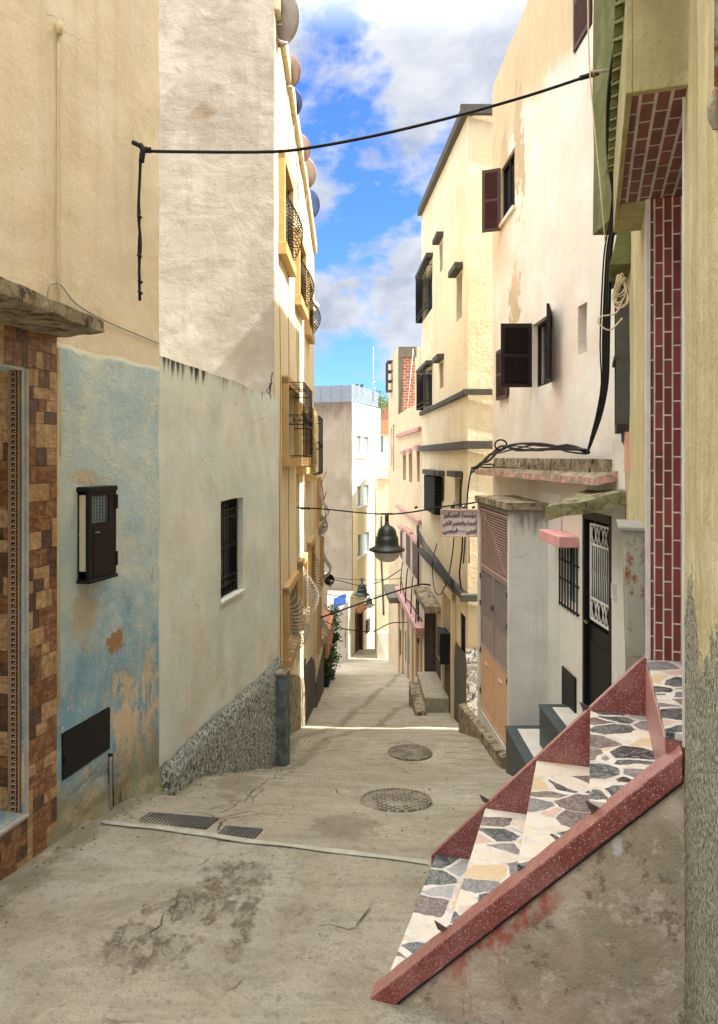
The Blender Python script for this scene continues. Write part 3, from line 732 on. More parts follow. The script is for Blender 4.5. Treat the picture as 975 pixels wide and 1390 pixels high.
one('latch', lambda bm: tube(bm, [WL.pt(s0+.05, zmid-.06, .095), WL.pt(s0+.05, zmid-.06, .112), WL.pt(s0+.09, zmid-.06, .112)], .004, 6, smooth=0), M['gold_metal'], cab)
# drain slot and pipe
sd = WL.at(146)
one('drain_recess', lambda bm: hexa(bm, [WL.pt(sd-.03,-2.62,-.02),WL.pt(sd+.07,-2.62,-.02),WL.pt(sd+.07,-2.62,.012),WL.pt(sd-.03,-2.62,.012),WL.pt(sd+.01,-2.13,-.02),WL.pt(sd+.05,-2.15,-.02),WL.pt(sd+.05,-2.15,.012),WL.pt(sd+.01,-2.13,.012)]), M['interior'], H, rough=.006, rf=9)
one('drain_pipe', lambda bm: tube(bm, [WL.pt(sd+.0,-2.60,.03), WL.pt(sd+.005,-2.40,.022), WL.pt(sd+.02,-2.16,.012)], .014, 8), M['grey_cable'], H)
# rubble foot of the wall
bm = BM()
for i, (s, w, hgt, dp) in enumerate(((s75+.12,.24,.34,.05),(s75+.42,.22,.42,.07),(WL.L-.36,.2,.3,.08),(WL.L-.14,.2,.26,.10))):
    zz = G(*WL.pt(s,0).to_2d())
    gs = lin(s-w, s+w, 10)
    grid_face(bm, lambda a,b: WL.pt(a, zz-.12+(hgt+.1*mn.noise(Vector((a*4,i,0))))*b, .004+dp*(1-b)**1.5*(1-((a-s)/w)**2)), gs, lin(0,1,8))
mk('crumbled_foot', bm, M['left_wall'], H, rough=.015, rf=9)

# overhead cable with its wall clamp, and the dead drop below it
A = P(196, 205, 5.42)
o = one('overhead_cable', lambda bm: (tube(bm, [P(196,205,5.42), P(250,206,5.45), P(370,206,5.55), P(430,199,5.62), P(500,186,5.7), P(570,170,5.78), P(640,152,5.86), P(720,129,5.93), P(793,105,6.0), P(806,100,6.0)], .013, 8), tube(bm, [P(788,106,6.0),P(812,99,6.02)], .022, 8, smooth=0)), M['cable'])
top(o, 'thick black cable strung across the alley from wall to green balcony', 'cable')
bm = BM(); pw = WL.pt(WL.at(184), (HY-196)/F*5.4, .0)
tube(bm, [P(180,193,5.38), P(190,198,5.38), P(199,206,5.38)], .018, 6); tube(bm, [P(190,196,5.36), P(194,204,5.36), P(192,220,5.36)], .022, 6); tube(bm, [P(196,203,5.38), P(205,204,5.4)], .024, 8)
tube(bm, [P(191,208,5.38), P(190,240,5.38), P(188,290,5.38), P(191,330,5.38), P(189,365,5.38), P(190,408,5.38)], .011, 7)
tube(bm, [P(192,215,5.38), P(189,260,5.38), P(190,300,5.38), P(188,345,5.38), P(191,385,5.38)], .008, 6)
for k, (x,y) in enumerate(((189,292),(189,345),(190,380),(190,395))): tube(bm, [P(x-2,y,5.36),P(x+3,y+4,5.36)], .012, 6, smooth=0)
top(mk('hanging_cable', bm, M['cable']), 'black cable end with clamp hanging down the beige wall', 'cable')
o = one('thin_wire', lambda bm: tube(bm, [WL.pt(s75-.09,.92,.02), WL.pt(s75-.09,1.06,.02), WL.pt(s75+.03,1.11,.012), WL.pt(s75+.2,1.02,.012), WL.pt(s75+.55,.965,.012), WL.pt(WL.L-.02,.92,.012)], .0045, 6), M['grey_cable'])
top(o, 'thin wire stapled in a shallow sag above the door canopy', 'wire')

# ------------------------------------------------------------------ low white house
W2 = Wall(-1.63, 5.86, -1.06, 9.45, +1)
H = thing('low_house', 'low greenish white wall with small barred window and streaked coping', 'house', (-1.6, 7.6, -3.2))
a, z1 = W2.at(300, 680); b = W2.at(330); _, z0 = W2.at(300, 817)
top2 = lambda s: .825 - .03*s/3.6 + .012*mn.noise(Vector((s*9,3,0))) - .02*(s > 2.2)
block('wall', W2, 0.0, W2.L, -4.4, top2, 1.6, M['low_wall'], H, [(a,b,z0,z1,.16)], cell=.14, rough=.009, rf=3)
wn = one('window', lambda bm: (W2.box(bm, a+.01,b-.01,z0+.01,z0+.05,-.10,-.06), W2.box(bm,a+.01,b-.01,z1-.05,z1-.01,-.10,-.06), W2.box(bm,a+.01,a+.05,z0,z1,-.10,-.06), W2.box(bm,b-.05,b-.01,z0,z1,-.10,-.06)), M['black_metal'], H, bev=.003)
one('bars', lambda bm: ([tube(bm, [W2.pt(s, z, -.055+.0*k) for k, z in enumerate((z0+.02,z1-.02))], .008, 6, smooth=0) for s in lin(a+.09,b-.09,7)], [W2.box(bm, a+.02,b-.02,z,z+.012,-.062,-.05) for z in (z0+.12, z0+.2, (z0+z1)/2, z1-.2, z1-.12)]), M['black_metal'], wn)
one('pane', lambda bm: W2.box(bm,a+.03,b-.03,z0+.03,z1-.03,-.12,-.11), M['glass_dark'], wn)
one('window_sill', lambda bm: W2.box(bm, a-.03,b+.03,z0-.03,z0+.004,-.03,.02), M['low_wall'], H, bev=.006)
# dash plinth
bm = BM(); tp = [W2.at(x,y) for x,y in ((206,1053),(240,1020),(275,985),(310,955),(345,925),(364,905))]
tp = [(max(.02,s),z) for s,z in tp]
def ptop(s):
    for (s_a,z_a),(s_b,z_b) in zip(tp,tp[1:]):
        if s <= s_b: return z_a+(z_b-z_a)*(s-s_a)/(s_b-s_a)
    return tp[-1][1]
ss = lin(.02, W2.L-.02, 60); qq = lin(0,1,22)
def pof(s,q):
    zg = -4.2; zt_ = ptop(s)+.03*mn.noise(Vector((s*6,0,0))); z = zg+(zt_-zg)*q
    o_ = .045*(1-max(0,q-.94)/.06)
    o_ *= min(1,(s-.02)/.1)
    v = W2.pt(s,z,o_+.012); k = mn.noise(v*24)*.013+mn.noise(v*60)*.007
    return v + Vector((W2.n.x,W2.n.y,0))*k*(q<.999)
grid_face(bm, pof, ss, qq); mk('dash_plinth', bm, M['dash_plinth'], H, smooth=False)
one('roof_rebars', lambda bm: (tube(bm,[P(363,560,9.2),P(370,505,9.2)],.008,6,smooth=0), tube(bm,[P(371,552,9.2),P(362,530,9.2),P(370,520,9.3)],.006,6,smooth=0), tube(bm,[P(367,556,9.2),P(366,520,9.2)],.006,6,smooth=0)), M['cable'], H)
# boxed downpipe in the corner
cx = W2.pt(W2.L-.28, 0, .07)
D = thing('drain_box', 'peeling blue boxed drain pipe standing where the white wall ends', 'drainpipe', (cx.x, cx.y, -4.0))
s_ = W2.L-.32
one('pipe_box', lambda bm: W2.box(bm, s_, s_+.2, -4.3, (HY-915)/F*9.2, .03, .19), M['blue_pipe'], D, bev=.008, rough=.004, rf=8)
one('pipe_cap', lambda bm: W2.box(bm, s_-.02, s_+.22, (HY-915)/F*9.2, (HY-910)/F*9.2, .0, .20), M['canopy_concrete'], D, bev=.01, rough=.01, rf=8)

# ------------------------------------------------------------------ tall cream building with dishes
WT = Wall(-1.115, 9.5, -1.03, 16.45, +1)
H = thing('apartment_house', 'tall cream house with caged windows and bare grey stucco end wall', 'building', (-2.5, 11, -4.6))
def topT(s):
    y = 9.5+s
    for (a_,za),(b_,zb_) in zip(((9.4,6.15),(12.1,5.70),(14.3,5.36),(17,4.72)),((12.1,5.70),(14.3,5.36),(17,4.72),(18,4.5))):
        if y <= b_: return za+(zb_-za)*(y-a_)/(b_-a_)
    return 4.6
def sz(W, x0, yt, x1, yb, o=0):     # near-left pixel column gives both heights
    s0_ = W.at(x0,None,o); s1_ = W.at(x1,None,o); Y = W.pt(s0_,0,o).y
    return s0_, s1_, (HY-yb)/F*Y, (HY-yt)/F*Y
wins = [sz(WT,378,205,392,338), sz(WT,400,310,410,408), sz(WT,413.5,370,420,450),
        sz(WT,383,512,400,628), sz(WT,402,548,412,640), sz(WT,415.5,560,423,650),
        sz(WT,384,800,399,905), sz(WT,404,764,412,850), sz(WT,416.5,738,423,820)]
holes = [(s0_+.10,s1_-.10,z0_+.1,z1_-.1,.12) for s0_,s1_,z0_,z1_ in wins]
block('wall', WT, 0, WT.L, -6.6, topT, 5, M['facade_cream'], H, holes, cell=.3, rough=.012, rf=1.6, skew1=0)
# the bare end wall, a rendered skin on the camera side
WE = Wall(-1.118, 9.492, -6.1, 9.55, 0)
bm = BM(); grid_face(bm, lambda s,z: WE.pt(s,z,0)-Vector((0,.02,0)), lin(.004,4.9,30), breaks(-4.4,6.4,.3)); grid_face(bm, lambda q,z: WE.pt(.004,z,0)-Vector((0,.02*q,0)), [0,1], breaks(-4.4,6.4,.3))
mk('end_wall_render', bm, M['grey_stucco'], H, rough=.014, rf=1.8)
one('parapet_coping', lambda bm: [hexa(bm, [WT.pt(a_,topT(a_)-.22,0),WT.pt(b_,topT(b_)-.22,0),WT.pt(b_,topT(b_)-.22,.07),WT.pt(a_,topT(a_)-.22,.07),WT.pt(a_,topT(a_)+.03,-.1),WT.pt(b_,topT(b_)+.03,-.1),WT.pt(b_,topT(b_)+.03,.07),WT.pt(a_,topT(a_)+.03,.07)]) for a_,b_ in zip(lin(0.0,WT.L,8),lin(0.0,WT.L,8)[1:])], M['cream_paint'], H, bev=.01)
for k, (s0_,s1_,z0_,z1_) in enumerate(wins):
    cage = k in (3,4,5)
    fr = one('window', lambda bm: (WT.box(bm,s0_,s0_+.10,z0_,z1_,0,.09), WT.box(bm,s1_-.10,s1_,z0_,z1_,0,.09), WT.box(bm,s0_-.02,s1_+.02,z0_-.07,z0_+.10,0,.12), WT.box(bm,s0_,s1_,z1_-.10,z1_+.03,0,.09)), M['orange_trim'] if not cage else M['orange_trim'], H, bev=.008)
    one('pane', lambda bm: (WT.box(bm,s0_+.11,s1_-.11,z0_+.1,z1_-.1,-.10,-.09)), M['glass_dark'], fr)
    bm = BM(); a_, b_ = s0_+.12, s1_-.12
    if cage:
        O = .30 if k == 3 else (.26 if k == 4 else .25)
        zt_, zb_ = z1_-.06, z0_+.08
        nb = max(3, int((b_-a_)/.24))
        for s in lin(a_, b_, nb): tube(bm, [WT.pt(s,zt_,0),WT.pt(s,zt_,O),WT.pt(s,zb_,O),WT.pt(s,zb_,0)], .009, 6, smooth=0)
        for z in (zt_, zt_-.1, (zt_+zb_)/2+.07, (zt_+zb_)/2-.07, zb_+.02): tube(bm, [WT.pt(a_,z,0),WT.pt(a_,z,O),WT.pt(b_,z,O),WT.pt(b_,z,0)], .008, 6, smooth=0)
        zz = (zt_+zb_)/2
        for s in lin(a_+.06, b_-.06, nb): tube(bm, [WT.pt(s+.06*math.cos(t),zz+.055*math.sin(t),O) for t in lin(0,6.28,10)], .005, 5, smooth=0)
        for q in (.12,.2): tube(bm, [WT.pt(a_,zz+.055*math.sin(t),q+.05*math.cos(t)) for t in lin(0,6.28,10)], .005, 5, smooth=0)
        mk('window_cage', bm, M['black_metal'] if k != 4 else M['gold_metal'], fr)
    else:
        zt_, zb_ = z0_+.62*(z1_-z0_), z0_+.10
        if k >= 6: zt_ = z1_-.3; zb_ = z0_+.05
        hh_ = zt_-zb_
        for z in lin(0,1,15):
            zz = zb_+hh_*z; O = .07+(.21 if k < 6 else .27)*math.sin(math.pi*min(1,.08+z*.92))**.8
            tube(bm, [WT.pt(a_,zz+.12,0), WT.pt(a_+.03,zz+.06,O*.6), WT.pt((a_+b_)/2,zz,O), WT.pt(b_-.03,zz-.0,O*.6), WT.pt(b_,zz+.06,0)], .0065, 6, smooth=3)
        for s in (a_,b_): tube(bm, [WT.pt(s,z,.01) for z in (zb_,z1_-.12)], .008, 6, smooth=0)
        mk('belly_grille', bm, M['silver_metal'] if k in (6,7) else M['black_metal'] if k < 3 else M['gold_metal'], fr)
# dark dash render on the foot of the far half
bm = BM(); s0_ = WT.at(413); ss = lin(s0_, WT.L-.01, 14)
grid_face(bm, lambda s,q: WT.pt(s, (G(-1, WT.pt(s,0).y)-.3)*(1-q)+(G(-1,WT.pt(s,0).y)+1.15)*q, .035*(q<1)), ss, lin(0,1,6)); grid_face(bm, lambda o,q: WT.pt(s0_, -5.5+q*1.6, o*.035), [0,1], [0,1])
mk('dash_plinth', bm, M['dash_dark'], H, rough=.008, rf=10)
bm = BM(); ss = lin(.05, s0_-.02, 10)
grid_face(bm, lambda s,q: WT.pt(s, (G(-1, WT.pt(s,0).y)-.3)*(1-q)+(G(-1,WT.pt(s,0).y)+.95)*q, .02*(q<1)), ss, lin(0,1,5))
mk('foot_render', bm, M['canopy_concrete'], H, rough=.008, rf=8)
bm = BM()
for s, zt_ in ((.5,5.6),(1.6,5.5),(2.9,5.3),(3.2,5.3)): tube(bm, [WT.pt(s+.05*math.sin(z*2), z, .014) for z in lin(-3.6,zt_,14)], .006, 5)
tube(bm, [WT.pt(2.2,5.4,.03), WT.pt(2.5,4.7,.05), WT.pt(3.2,4.1,.05), WT.pt(4.2,4.6,.04), WT.pt(4.6,5.2,.03)], .006, 5)
top(mk('facade_wires', bm, M['grey_cable']), 'thin loose wires hanging down the sunny cream facade', 'wire')

def dish(c, r, mat, rim, label, ax=Vector((.50,.80,.30)), convex=False):
    D = thing('satellite_dish', label, 'satellite dish', (c[0],c[1],c[2]-r*1.1), 'satellite dishes on the left roof edge')
    ax = ax.normalized(); bm = BM(); d = r*.13; n = 9
    lathe(bm, c, [(r*k/n, -d*(1-(k/n)**2)) for k in range(n+1)] + [(r*k/n, -d*(1-(k/n)**2)-.012) for k in range(n, -1, -1)], 36, ax)
    mk('reflector', bm, mat, D)
    bm = BM(); lathe(bm, c, [(r*.985,-.006),(r*1.02,-.006),(r*1.02,.012),(r*.985,.012),(r*.985,-.006)], 36, ax); mk('rim', bm, rim, D)
    c = Vector(c); lo = c - ax*(d+.02); f = c+ax*r*.75-Vector((0,0,r*.35))
    bm = BM(); tube(bm, [lo-Vector((0,0,r*.5)), lo-Vector((0,0,r*.5))+ (f-lo)*.5-Vector((0,0,r*.25)), f], .012, 6); lathe(bm, f, [(0,-.05),(.035,-.04),(.035,.05),(0,.06)], 10, ax); mk('feed_arm', bm, M['silver_metal'], D)
    bm = BM(); [tube(bm, [lo+q_*r*.55, lo-Vector((.10,-.02,r*.3))], .009, 5, smooth=0) for q_ in (Vector((0,0,.9)),Vector((.55,-.3,-.7)),Vector((-.4,.2,-.8)))]; tube(bm, [lo+Vector((.1*r,0,-.9*r)), lo+Vector((.35*r,-.1,-1.15*r)), lo+Vector((.5*r,-.05,-1.1*r))], .02, 6, smooth=0); tube(bm, [lo+ax*.02, lo-Vector((.16,-.05,.05)), lo-Vector((.20,-.05,r*.9))], .022, 8, smooth=0); mk('mast', bm, M['steel'], D)
    return D
dish(P(377,24,9.75), .35, M['dish_grey'], M['dish_grey'], 'large grey satellite dish, nearest and topmost on the cream roof edge')
dish(P(389,97,11.0), .25, M['dish_tan'], M['dish_rim'], 'tan satellite dish with red rim just below the large grey one')
dish(P(395,139,11.8), .22, M['dish_blue'], M['dish_blue'], 'small blue satellite dish between the two red-rimmed ones')
dish(P(405,202,13.2), .26, M['dish_tan'], M['dish_rim'], 'red-rimmed satellite dish crossed by the thick black cable')
dish(P(411,235,14.2), .31, M['dish_tan'], M['dish_tan'], 'plain tan satellite dish directly above the lowest blue dish')
dish(P(417,277,15.5), .32, M['dish_blue'], M['dish_blue'], 'blue satellite dish, lowest and last on the cream roof edge')
o = one('laundry_bundle', lambda bm: [lathe(bm, P(427,430,15.9)+Vector((random.uniform(-.08,.08),random.uniform(-.2,.2),random.uniform(-.25,.25))), [(0,-.09),(.08,-.05),(.1,.02),(.05,.09),(0,.1)], 10) for _ in range(9)], M['cloth_white'], rough=.03, rf=9)
top(o, 'crumpled white laundry tied at the last upper window of the cream house', 'laundry')

# ------------------------------------------------------------------ small houses further left
W3 = Wall(-1.0, 16.5, -.985, 19.6, +1)
H = thing('narrow_house', 'narrow cream house beyond the caged windows with curved iron balcony', 'house', (-2, 18, -6))
block('wall', W3, 0, W3.L, -8, lambda s: 1.15-.28*s, 4, M['facade_cream'], H, [(.5,1.3,-1.6,-.6,.1),(1.8,2.6,-3.2,-2.0,.1),(.6,1.3,-4.6,-3.5,.1)], rough=.01)
for s, z in ((.5,-1.6),(1.8,-3.2),(.6,-4.6)):
    fr = one('window', lambda bm: (W3.box(bm,s-.06,s+.86,z-.08,z,0,.08), W3.box(bm,s-.06,s,z,z+1.1,0,.06), W3.box(bm,s+.8,s+.86,z,z+1.1,0,.06)), M['orange_trim'], H)
    one('belly_grille', lambda bm: [tube(bm, [W3.pt(q,z+.95,.02),W3.pt(q,z+.6,.08),W3.pt(q,z+.25,.26),W3.pt(q,z+.05,.05)], .008, 5) for q in lin(s+.05,s+.75,7)], M['silver_metal'], fr)
one('foot_render', lambda bm: W3.box(bm, .05, W3.L, -8, -5.2, 0, .03), M['dash_dark'], H)
dish(P(434,712,17.8), .26, M['dish_tan'], M['cloth_white'], 'pale satellite dish low on the narrow cream house', Vector((.6,-.7,.3)))
dish(P(447,787,19.2), .15, M['black_metal'], M['black_metal'], 'small dark satellite dish on a bracket over the alley wires', Vector((.5,-.8,.2)))
o = one('clothes_rack', lambda bm: (tube(bm,[P(436,650,18.2),P(441,690,18.2),P(444,712,18.2)],.012,6), tube(bm,[P(436,690,18.2),P(443,668,18.2)],.012,6), tube(bm,[P(437,655,18.2),P(443,640,18.3)],.01,6)), M['dish_rim'])
top(o, 'red metal bracket leaning out from the narrow cream house', 'bracket')

H = thing('annex', 'low pale annex with brown tiled awning behind the potted plants', 'house', (-2, 22, -7))
W3b = Wall(-1.28, 19.62, -1.12, 25.5, +1)
block('wall', W3b, 0, W3b.L, -9, -4.1, 3, M['far_white'], H, [(.6,1.5,-8,-5.6,.2)], rough=.01)
slab('awning', [W3b.pt(.1,-4.5,0),W3b.pt(2.6,-4.5,0),W3b.pt(2.6,-4.95,.42),W3b.pt(.1,-4.95,.42)], .06, M['terracotta'], H, .02, 8, 6)
one('awning_apron', lambda bm: W3b.box(bm, .1, 2.6, -5.55, -4.9, .34, .42), M['terracotta'], H, rough=.02, rf=6)
def plant(c, h, r, n, label, pot=True, seed=1):
    T = thing('potted_plant', label, 'plant', c, 'plants in pots by the alley'); rn = random.Random(seed); c = Vector(c)
    if pot:
        bm = BM(); lathe(bm, c, [(0,0),(.12,0),(.17,.27),(.19,.27),(.19,.30),(.15,.30),(.14,.26),(0,.25)], 20); mk('pot', bm, M['blue_pot'], T)
    bm = BM()
    for _ in range(7): tube(bm, [c+Vector((0,0,.2)), c+Vector((rn.uniform(-.5,.5)*r,rn.uniform(-.5,.5)*r,h*.55)), c+Vector((rn.uniform(-1,1)*r,rn.uniform(-1,1)*r,h*rn.uniform(.7,1)))], .01, 5)
    mk('stems', bm, M['old_wood'], T)
    bm = BM()
    cl = [(rn.uniform(-1,1)*r*.8, rn.uniform(-1,1)*r*.8, .3+rn.random()*(h-.3)) for _ in range(26)]
    for _ in range(n):
        a = rn.choice(cl); p = c+Vector(a)+Vector((rn.gauss(0,.09),rn.gauss(0,.09),rn.gauss(0,.1))); s = rn.uniform(.03,.06)
        d = Vector((rn.uniform(-1,1),rn.uniform(-1,1),rn.uniform(-.6,.6))).normalized(); w = d.orthogonal().normalized()
        vs = [bm.verts.new(q) for q in (p-d*s, p+w*s*.5, p+d*s, p-w*s*.5)]; f = bm.faces.new(vs); f.material_index = rn.choice([0,0,1])
    mk('foliage', bm, [M['leaf'], M['leaf_light']], T, recalc=False)
plant((-1.0,20.9,G(-1,20.9)), 1.15, .22, 900, 'leafy potted plant in the blue pot, nearest of the greenery', True, 1)
plant((-.93,23.0,G(-.93,23)), 2.3, .30, 1800, 'tall dark climbing plant behind the blue pot', True, 2)
# blue tarp and gate post
o = slab('tarp', [P(453,812,29.5),P(470,806,29.5),P(470,819,29.3),P(453,825,29.3)], .03, M['tarp_blue'], None, .03, 8, 3)
top(o, 'small blue tarpaulin above the white wall at the bottom of the alley', 'tarpaulin')
H = thing('end_wall_house', 'small white house wall stepping up beside the brown door', 'house', (-1.5, 33, -9))
W4 = Wall(-.84, 31, -.24, 34.1, +1)
block('wall', W4, 0, W4.L, -11, lambda s: -6.75+.12*s, 2.5, M['far_white'], H, [(1.1,1.35,-8.6,-7.7,.05)], rough=.02)
o = one('standpipe', lambda bm: (tube(bm,[P(460,900,29.5),P(460,826,29.5),P(456,822,29.5)],.045,8,smooth=0)), M['white_paint']); top(o, 'white pipe standing at the corner beyond the plants', 'pipe')

# end building with the railing
WEb = Wall(-.33, 34.3, 1.16, 39.4, +1)
H = thing('apartment_block', 'pale block closing the alley, grey flank and railed roof terrace', 'building', (-.3, 36, -10))
eh = []
for x0,x1,yt,yb in ((484,501,591,619),(484,501,660,688),(484,501,727,757)):
    eh.append(sz(WEb,x0,yt,x1,yb)+(.15,))
dr_ = sz(WEb,482,834,491,888)
block('wall', WEb, 0, WEb.L, -12, 2.62, 4.5, M['far_white'], H, eh+[(dr_[0],dr_[1],-9.6,dr_[3],.2)], rough=.02, cell=.6, skew0=0)
WG = Wall(-.335, 34.28, -5.2, 35.6, 0)
bm = BM(); grid_face(bm, lambda s,z: WG.pt(s,z,.04), lin(0,5,12), lin(-12,2.60,24)); mk('grey_flank', bm, M['far_grey'], H, rough=.03, rf=1)
# lower storeys covered by a cream skin
bm = BM(); zs_ = breaks(-12,-2.55,.5,[h[2] for h in eh[2:]]+[h[3] for h in eh[2:]]+[dr_[3]]); ss_ = breaks(0,WEb.L,.5,[eh[2][0],eh[2][1],dr_[0],dr_[1]])
grid_face(bm, lambda s,z: WEb.pt(s,z,.03), ss_, zs_, lambda s,z: (eh[2][0]<s<eh[2][1] and eh[2][2]<z<eh[2][3]) or (dr_[0]<s<dr_[1] and z<dr_[3])); mk('cream_storey', bm, M['far_cream'], H)
for h in eh:
    w_ = one('window', lambda bm: (WEb.box(bm,h[0]-.08,h[1]+.08,h[2]-.1,h[2],0,.1), WEb.box(bm,(h[0]+h[1])/2-.25,(h[0]+h[1])/2+.15,h[2],h[3],-.1,-.02)), M['white_paint'], H)
    one('pane', lambda bm: WEb.box(bm,h[0],h[1],h[2],h[3],-.13,-.11), M['glass_blue'], w_)
one('door', lambda bm: WEb.box(bm,dr_[0]+.05,dr_[1]-.05,-9.7,dr_[3],-.15,-.08), M['brown_door'], H)
one('door_frame', lambda bm: (WEb.box(bm,dr_[0]-.1,dr_[0]+.05,-9.7,dr_[3]+.1,-.1,.06),WEb.box(bm,dr_[1]-.05,dr_[1]+.1,-9.7,dr_[3]+.1,-.1,.06)), M['brown_shutter'], H)
slab('door_hood', [WEb.pt(dr_[0]-.1,dr_[3]+.35,.03),WEb.pt(dr_[1]+.1,dr_[3]+.35,.03),WEb.pt(dr_[1]+.1,dr_[3]+.15,.28),WEb.pt(dr_[0]-.1,dr_[3]+.15,.28)], .1, M['terracotta'], H, .02, 4)
s0_,s1_,z0_,z1_ = sz(WEb,496,842,501,860)
one('window', lambda bm: (WEb.box(bm,s0_,s1_,z0_,z1_,.03,.09), [WEb.box(bm,s0_+.02,s1_-.02,z,z+.03,.09,.11) for z in lin(z0_+.05,z1_-.08,5)]), M['old_wood'], H)
# terrace railing: solid part to the left, slatted on the right
rl = one('terrace_screen', lambda bm: (WG.box(bm, .0, 3.2, 2.62, 3.42, -.02, .03), [WG.box(bm, s, s+.04, 2.62, 3.44, .03, .05) for s in lin(.02,3.1,6)]), M['grey_railing'], H)
one('terrace_railing', lambda bm: ([WEb.box(bm, 0, WEb.L*.93, z, z+.05, -.06, -.02) for z in lin(2.7,3.42,9)], [WEb.box(bm, s, s+.05, 2.62, 3.45, -.08, -.03) for s in lin(0,WEb.L*.93,9)]), M['grey_railing'], H)
o = one('antenna', lambda bm: (tube(bm,[P(507,545,38),P(507,470,38)],.025,6,smooth=0), tube(bm,[P(504,520,38),P(510,518,38)],.02,6,smooth=0),tube(bm,[P(504,528,38),P(510,527,38)],.02,6,smooth=0)), M['steel']); top(o, 'thin television antenna on the railed roof terrace', 'antenna')
for k,(x,lab) in enumerate(((484,'leftmost of the vent pipes on the railed terrace'),(491,'right-hand vent pipe on the railed terrace'))):
    o = one('vent_pipe', lambda bm: tube(bm,[P(x,540,36.5),P(x,523,36.5),P(x+2,521,36.5)],.07,8,smooth=0), M['dark_trim']); top(o, lab, 'vent pipe', 'vent pipes on the terrace')
# distant blocks
def farblock(name, label, x0, x1, yt, yb, Y, mat, dep, wins=()):
    H = thing(name, label, 'building', ((x0+x1-2*CX)/2/F*Y, Y, (HY-yb)/F*Y))
    Wf = Wall((x0-CX)/F*Y, Y, (x1-CX)/F*Y, Y+.01, 0)
    hs = []
    for a_,b_,c_,d_ in wins:
        s_a = (a_-x0)/F*Y; s_b = (b_-x0)/F*Y; hs.append((s_a,s_b,(HY-d_)/F*Y,(HY-c_)/F*Y,.2))
    block('wall', Wf, 0, Wf.L, (HY-yb)/F*Y, (HY-yt)/F*Y, dep, mat, H, hs, cell=.7, rough=.02)
    for h in hs: one('window', lambda bm: Wf.box(bm,h[0],h[1],h[2],h[3],-.15,-.1), M['glass_blue'], H)
    return H, Wf
Hf, Wf = farblock('distant_house', 'tan and white far house seen above the end of the alley', 514, 540, 572, 900, 47, M['far_white'], 5, ((517,520.5,592,614),))
one('tan_band', lambda bm: Wf.box(bm, 0, Wf.L, (HY-589)/F*47, (HY-570)/F*47, 0, .1), M['terracotta'], Hf)
one('balcony_box', lambda bm: Wf.box(bm, .1, .9, (HY-658)/F*47, (HY-634)/F*47, 0, .8), M['far_white'], Hf, bev=.03)
farblock('red_roof_house', 'reddish distant house behind the trees on the skyline', 516, 540, 547, 600, 62, M['red_roof'], 5)
T = thing('tree', 'green treetop showing behind the terrace railing', 'tree', tuple(P(512,600,52)))
one('trunk', lambda bm: tube(bm,[P(512,600,52),P(513,560,52),P(512,548,52)],.12,6), M['old_wood'], T)
bm = BM(); rn = random.Random(3)
for _ in range(900):
    p = P(512,546,52)+Vector((rn.gauss(0,.45),rn.gauss(0,.6),rn.gauss(0,.32))); s = rn.uniform(.05,.1); d = Vector((rn.uniform(-1,1),rn.uniform(-1,1),rn.uniform(-1,1))).normalized(); w = d.orthogonal()
    bm.faces.new([bm.verts.new(q) for q in (p-d*s,p+w*s*.6,p+d*s,p-w*s*.6)])
mk('crown', bm, M['leaf_light'], T, recalc=False)
# right-hand end house with stone foot
H, Wf = farblock('corner_house', 'cream corner house with painted stone foot at the alley bend', 512, 533, 634, 905, 33, M['far_cream'], 3.6, ((522,526,700,716),))
one('stone_foot', lambda bm: Wf.box(bm, .0, Wf.L-.1, -9.9, (HY-858)/F*33, 0, .12), M['far_white'], H, rough=.05, rf=2)
one('gutter_pipe', lambda bm: tube(bm,[P(518,700,32.8),P(518,760,32.8),P(520,800,32.8),P(521,835,32.8)],.05,6), M['dark_trim'], H)
one('wall_band', lambda bm: Wf.box(bm, -.02, Wf.L, -1.0, -.75, 0, .08), M['white_paint'], H)

# ------------------------------------------------------------------ right side, far: pink-trim house and brick-flanked house
WS = Wall(2.554-.04*13.35, 13.35, 2.554-.04*20.1, 20.1, -1)
WP = Wall(2.554-.04*20.12, 20.12, 2.554-.04*27.1, 27.1, -1)
WB = Wall(2.554-.04*27.12, 27.12, 2.554-.04*31.5, 31.5, -1)
def rz(W, x0, x1, yt, yb, o=0):     # right side: near end is x1
    sn = W.at(x1,None,o); sf = W.at(x0,None,o); Y = W.pt(sn,0,o).y
    return sn, sf, (HY-yb)/F*Y, (HY-yt)/F*Y
H = thing('brick_flank_house', 'tall cream house whose bare red brick flank rises over pink trim', 'house', (2.5, 29, -8))
block('wall', WB, 0, WB.L, -11, 4.12, 5, M['pink_cream'], H, [(1.6,2.2,-.6,1.3,.1),(2.6,3.0,-.4,1.2,.1)], rough=.02, cell=.6)
WBn = Wall(2.554-.04*27.12+.02, 27.10, 7, 27.1, 0)
bm = BM(); grid_face(bm, lambda s,z: WBn.pt(s,z,.03), lin(.15,.62,3), lin(1.4,3.75,8)); mk('brick_flank', bm, M['red_brick'], H, rough=.02)
one('flank_frame', lambda bm: (WBn.box(bm,0,.68,3.75,4.14,0,.06), WBn.box(bm,.0,.15,1.3,3.75,0,.05)), M['dash_dark'], H, rough=.01)
one('roof_pole', lambda bm: tube(bm,[WBn.pt(.3,1.5,.1),WBn.pt(.55,4.05,.1)],.012,5,smooth=0), M['white_paint'], H)
one('window_cage', lambda bm: ([WB.box(bm,2.2,3.2,z,z+.03,0,.22) for z in (2.7,3.1,3.5,3.9)], [WB.box(bm,s,s+.03,2.7,3.9,.19,.22) for s in lin(2.2,3.17,5)]), M['dark_trim'], H)

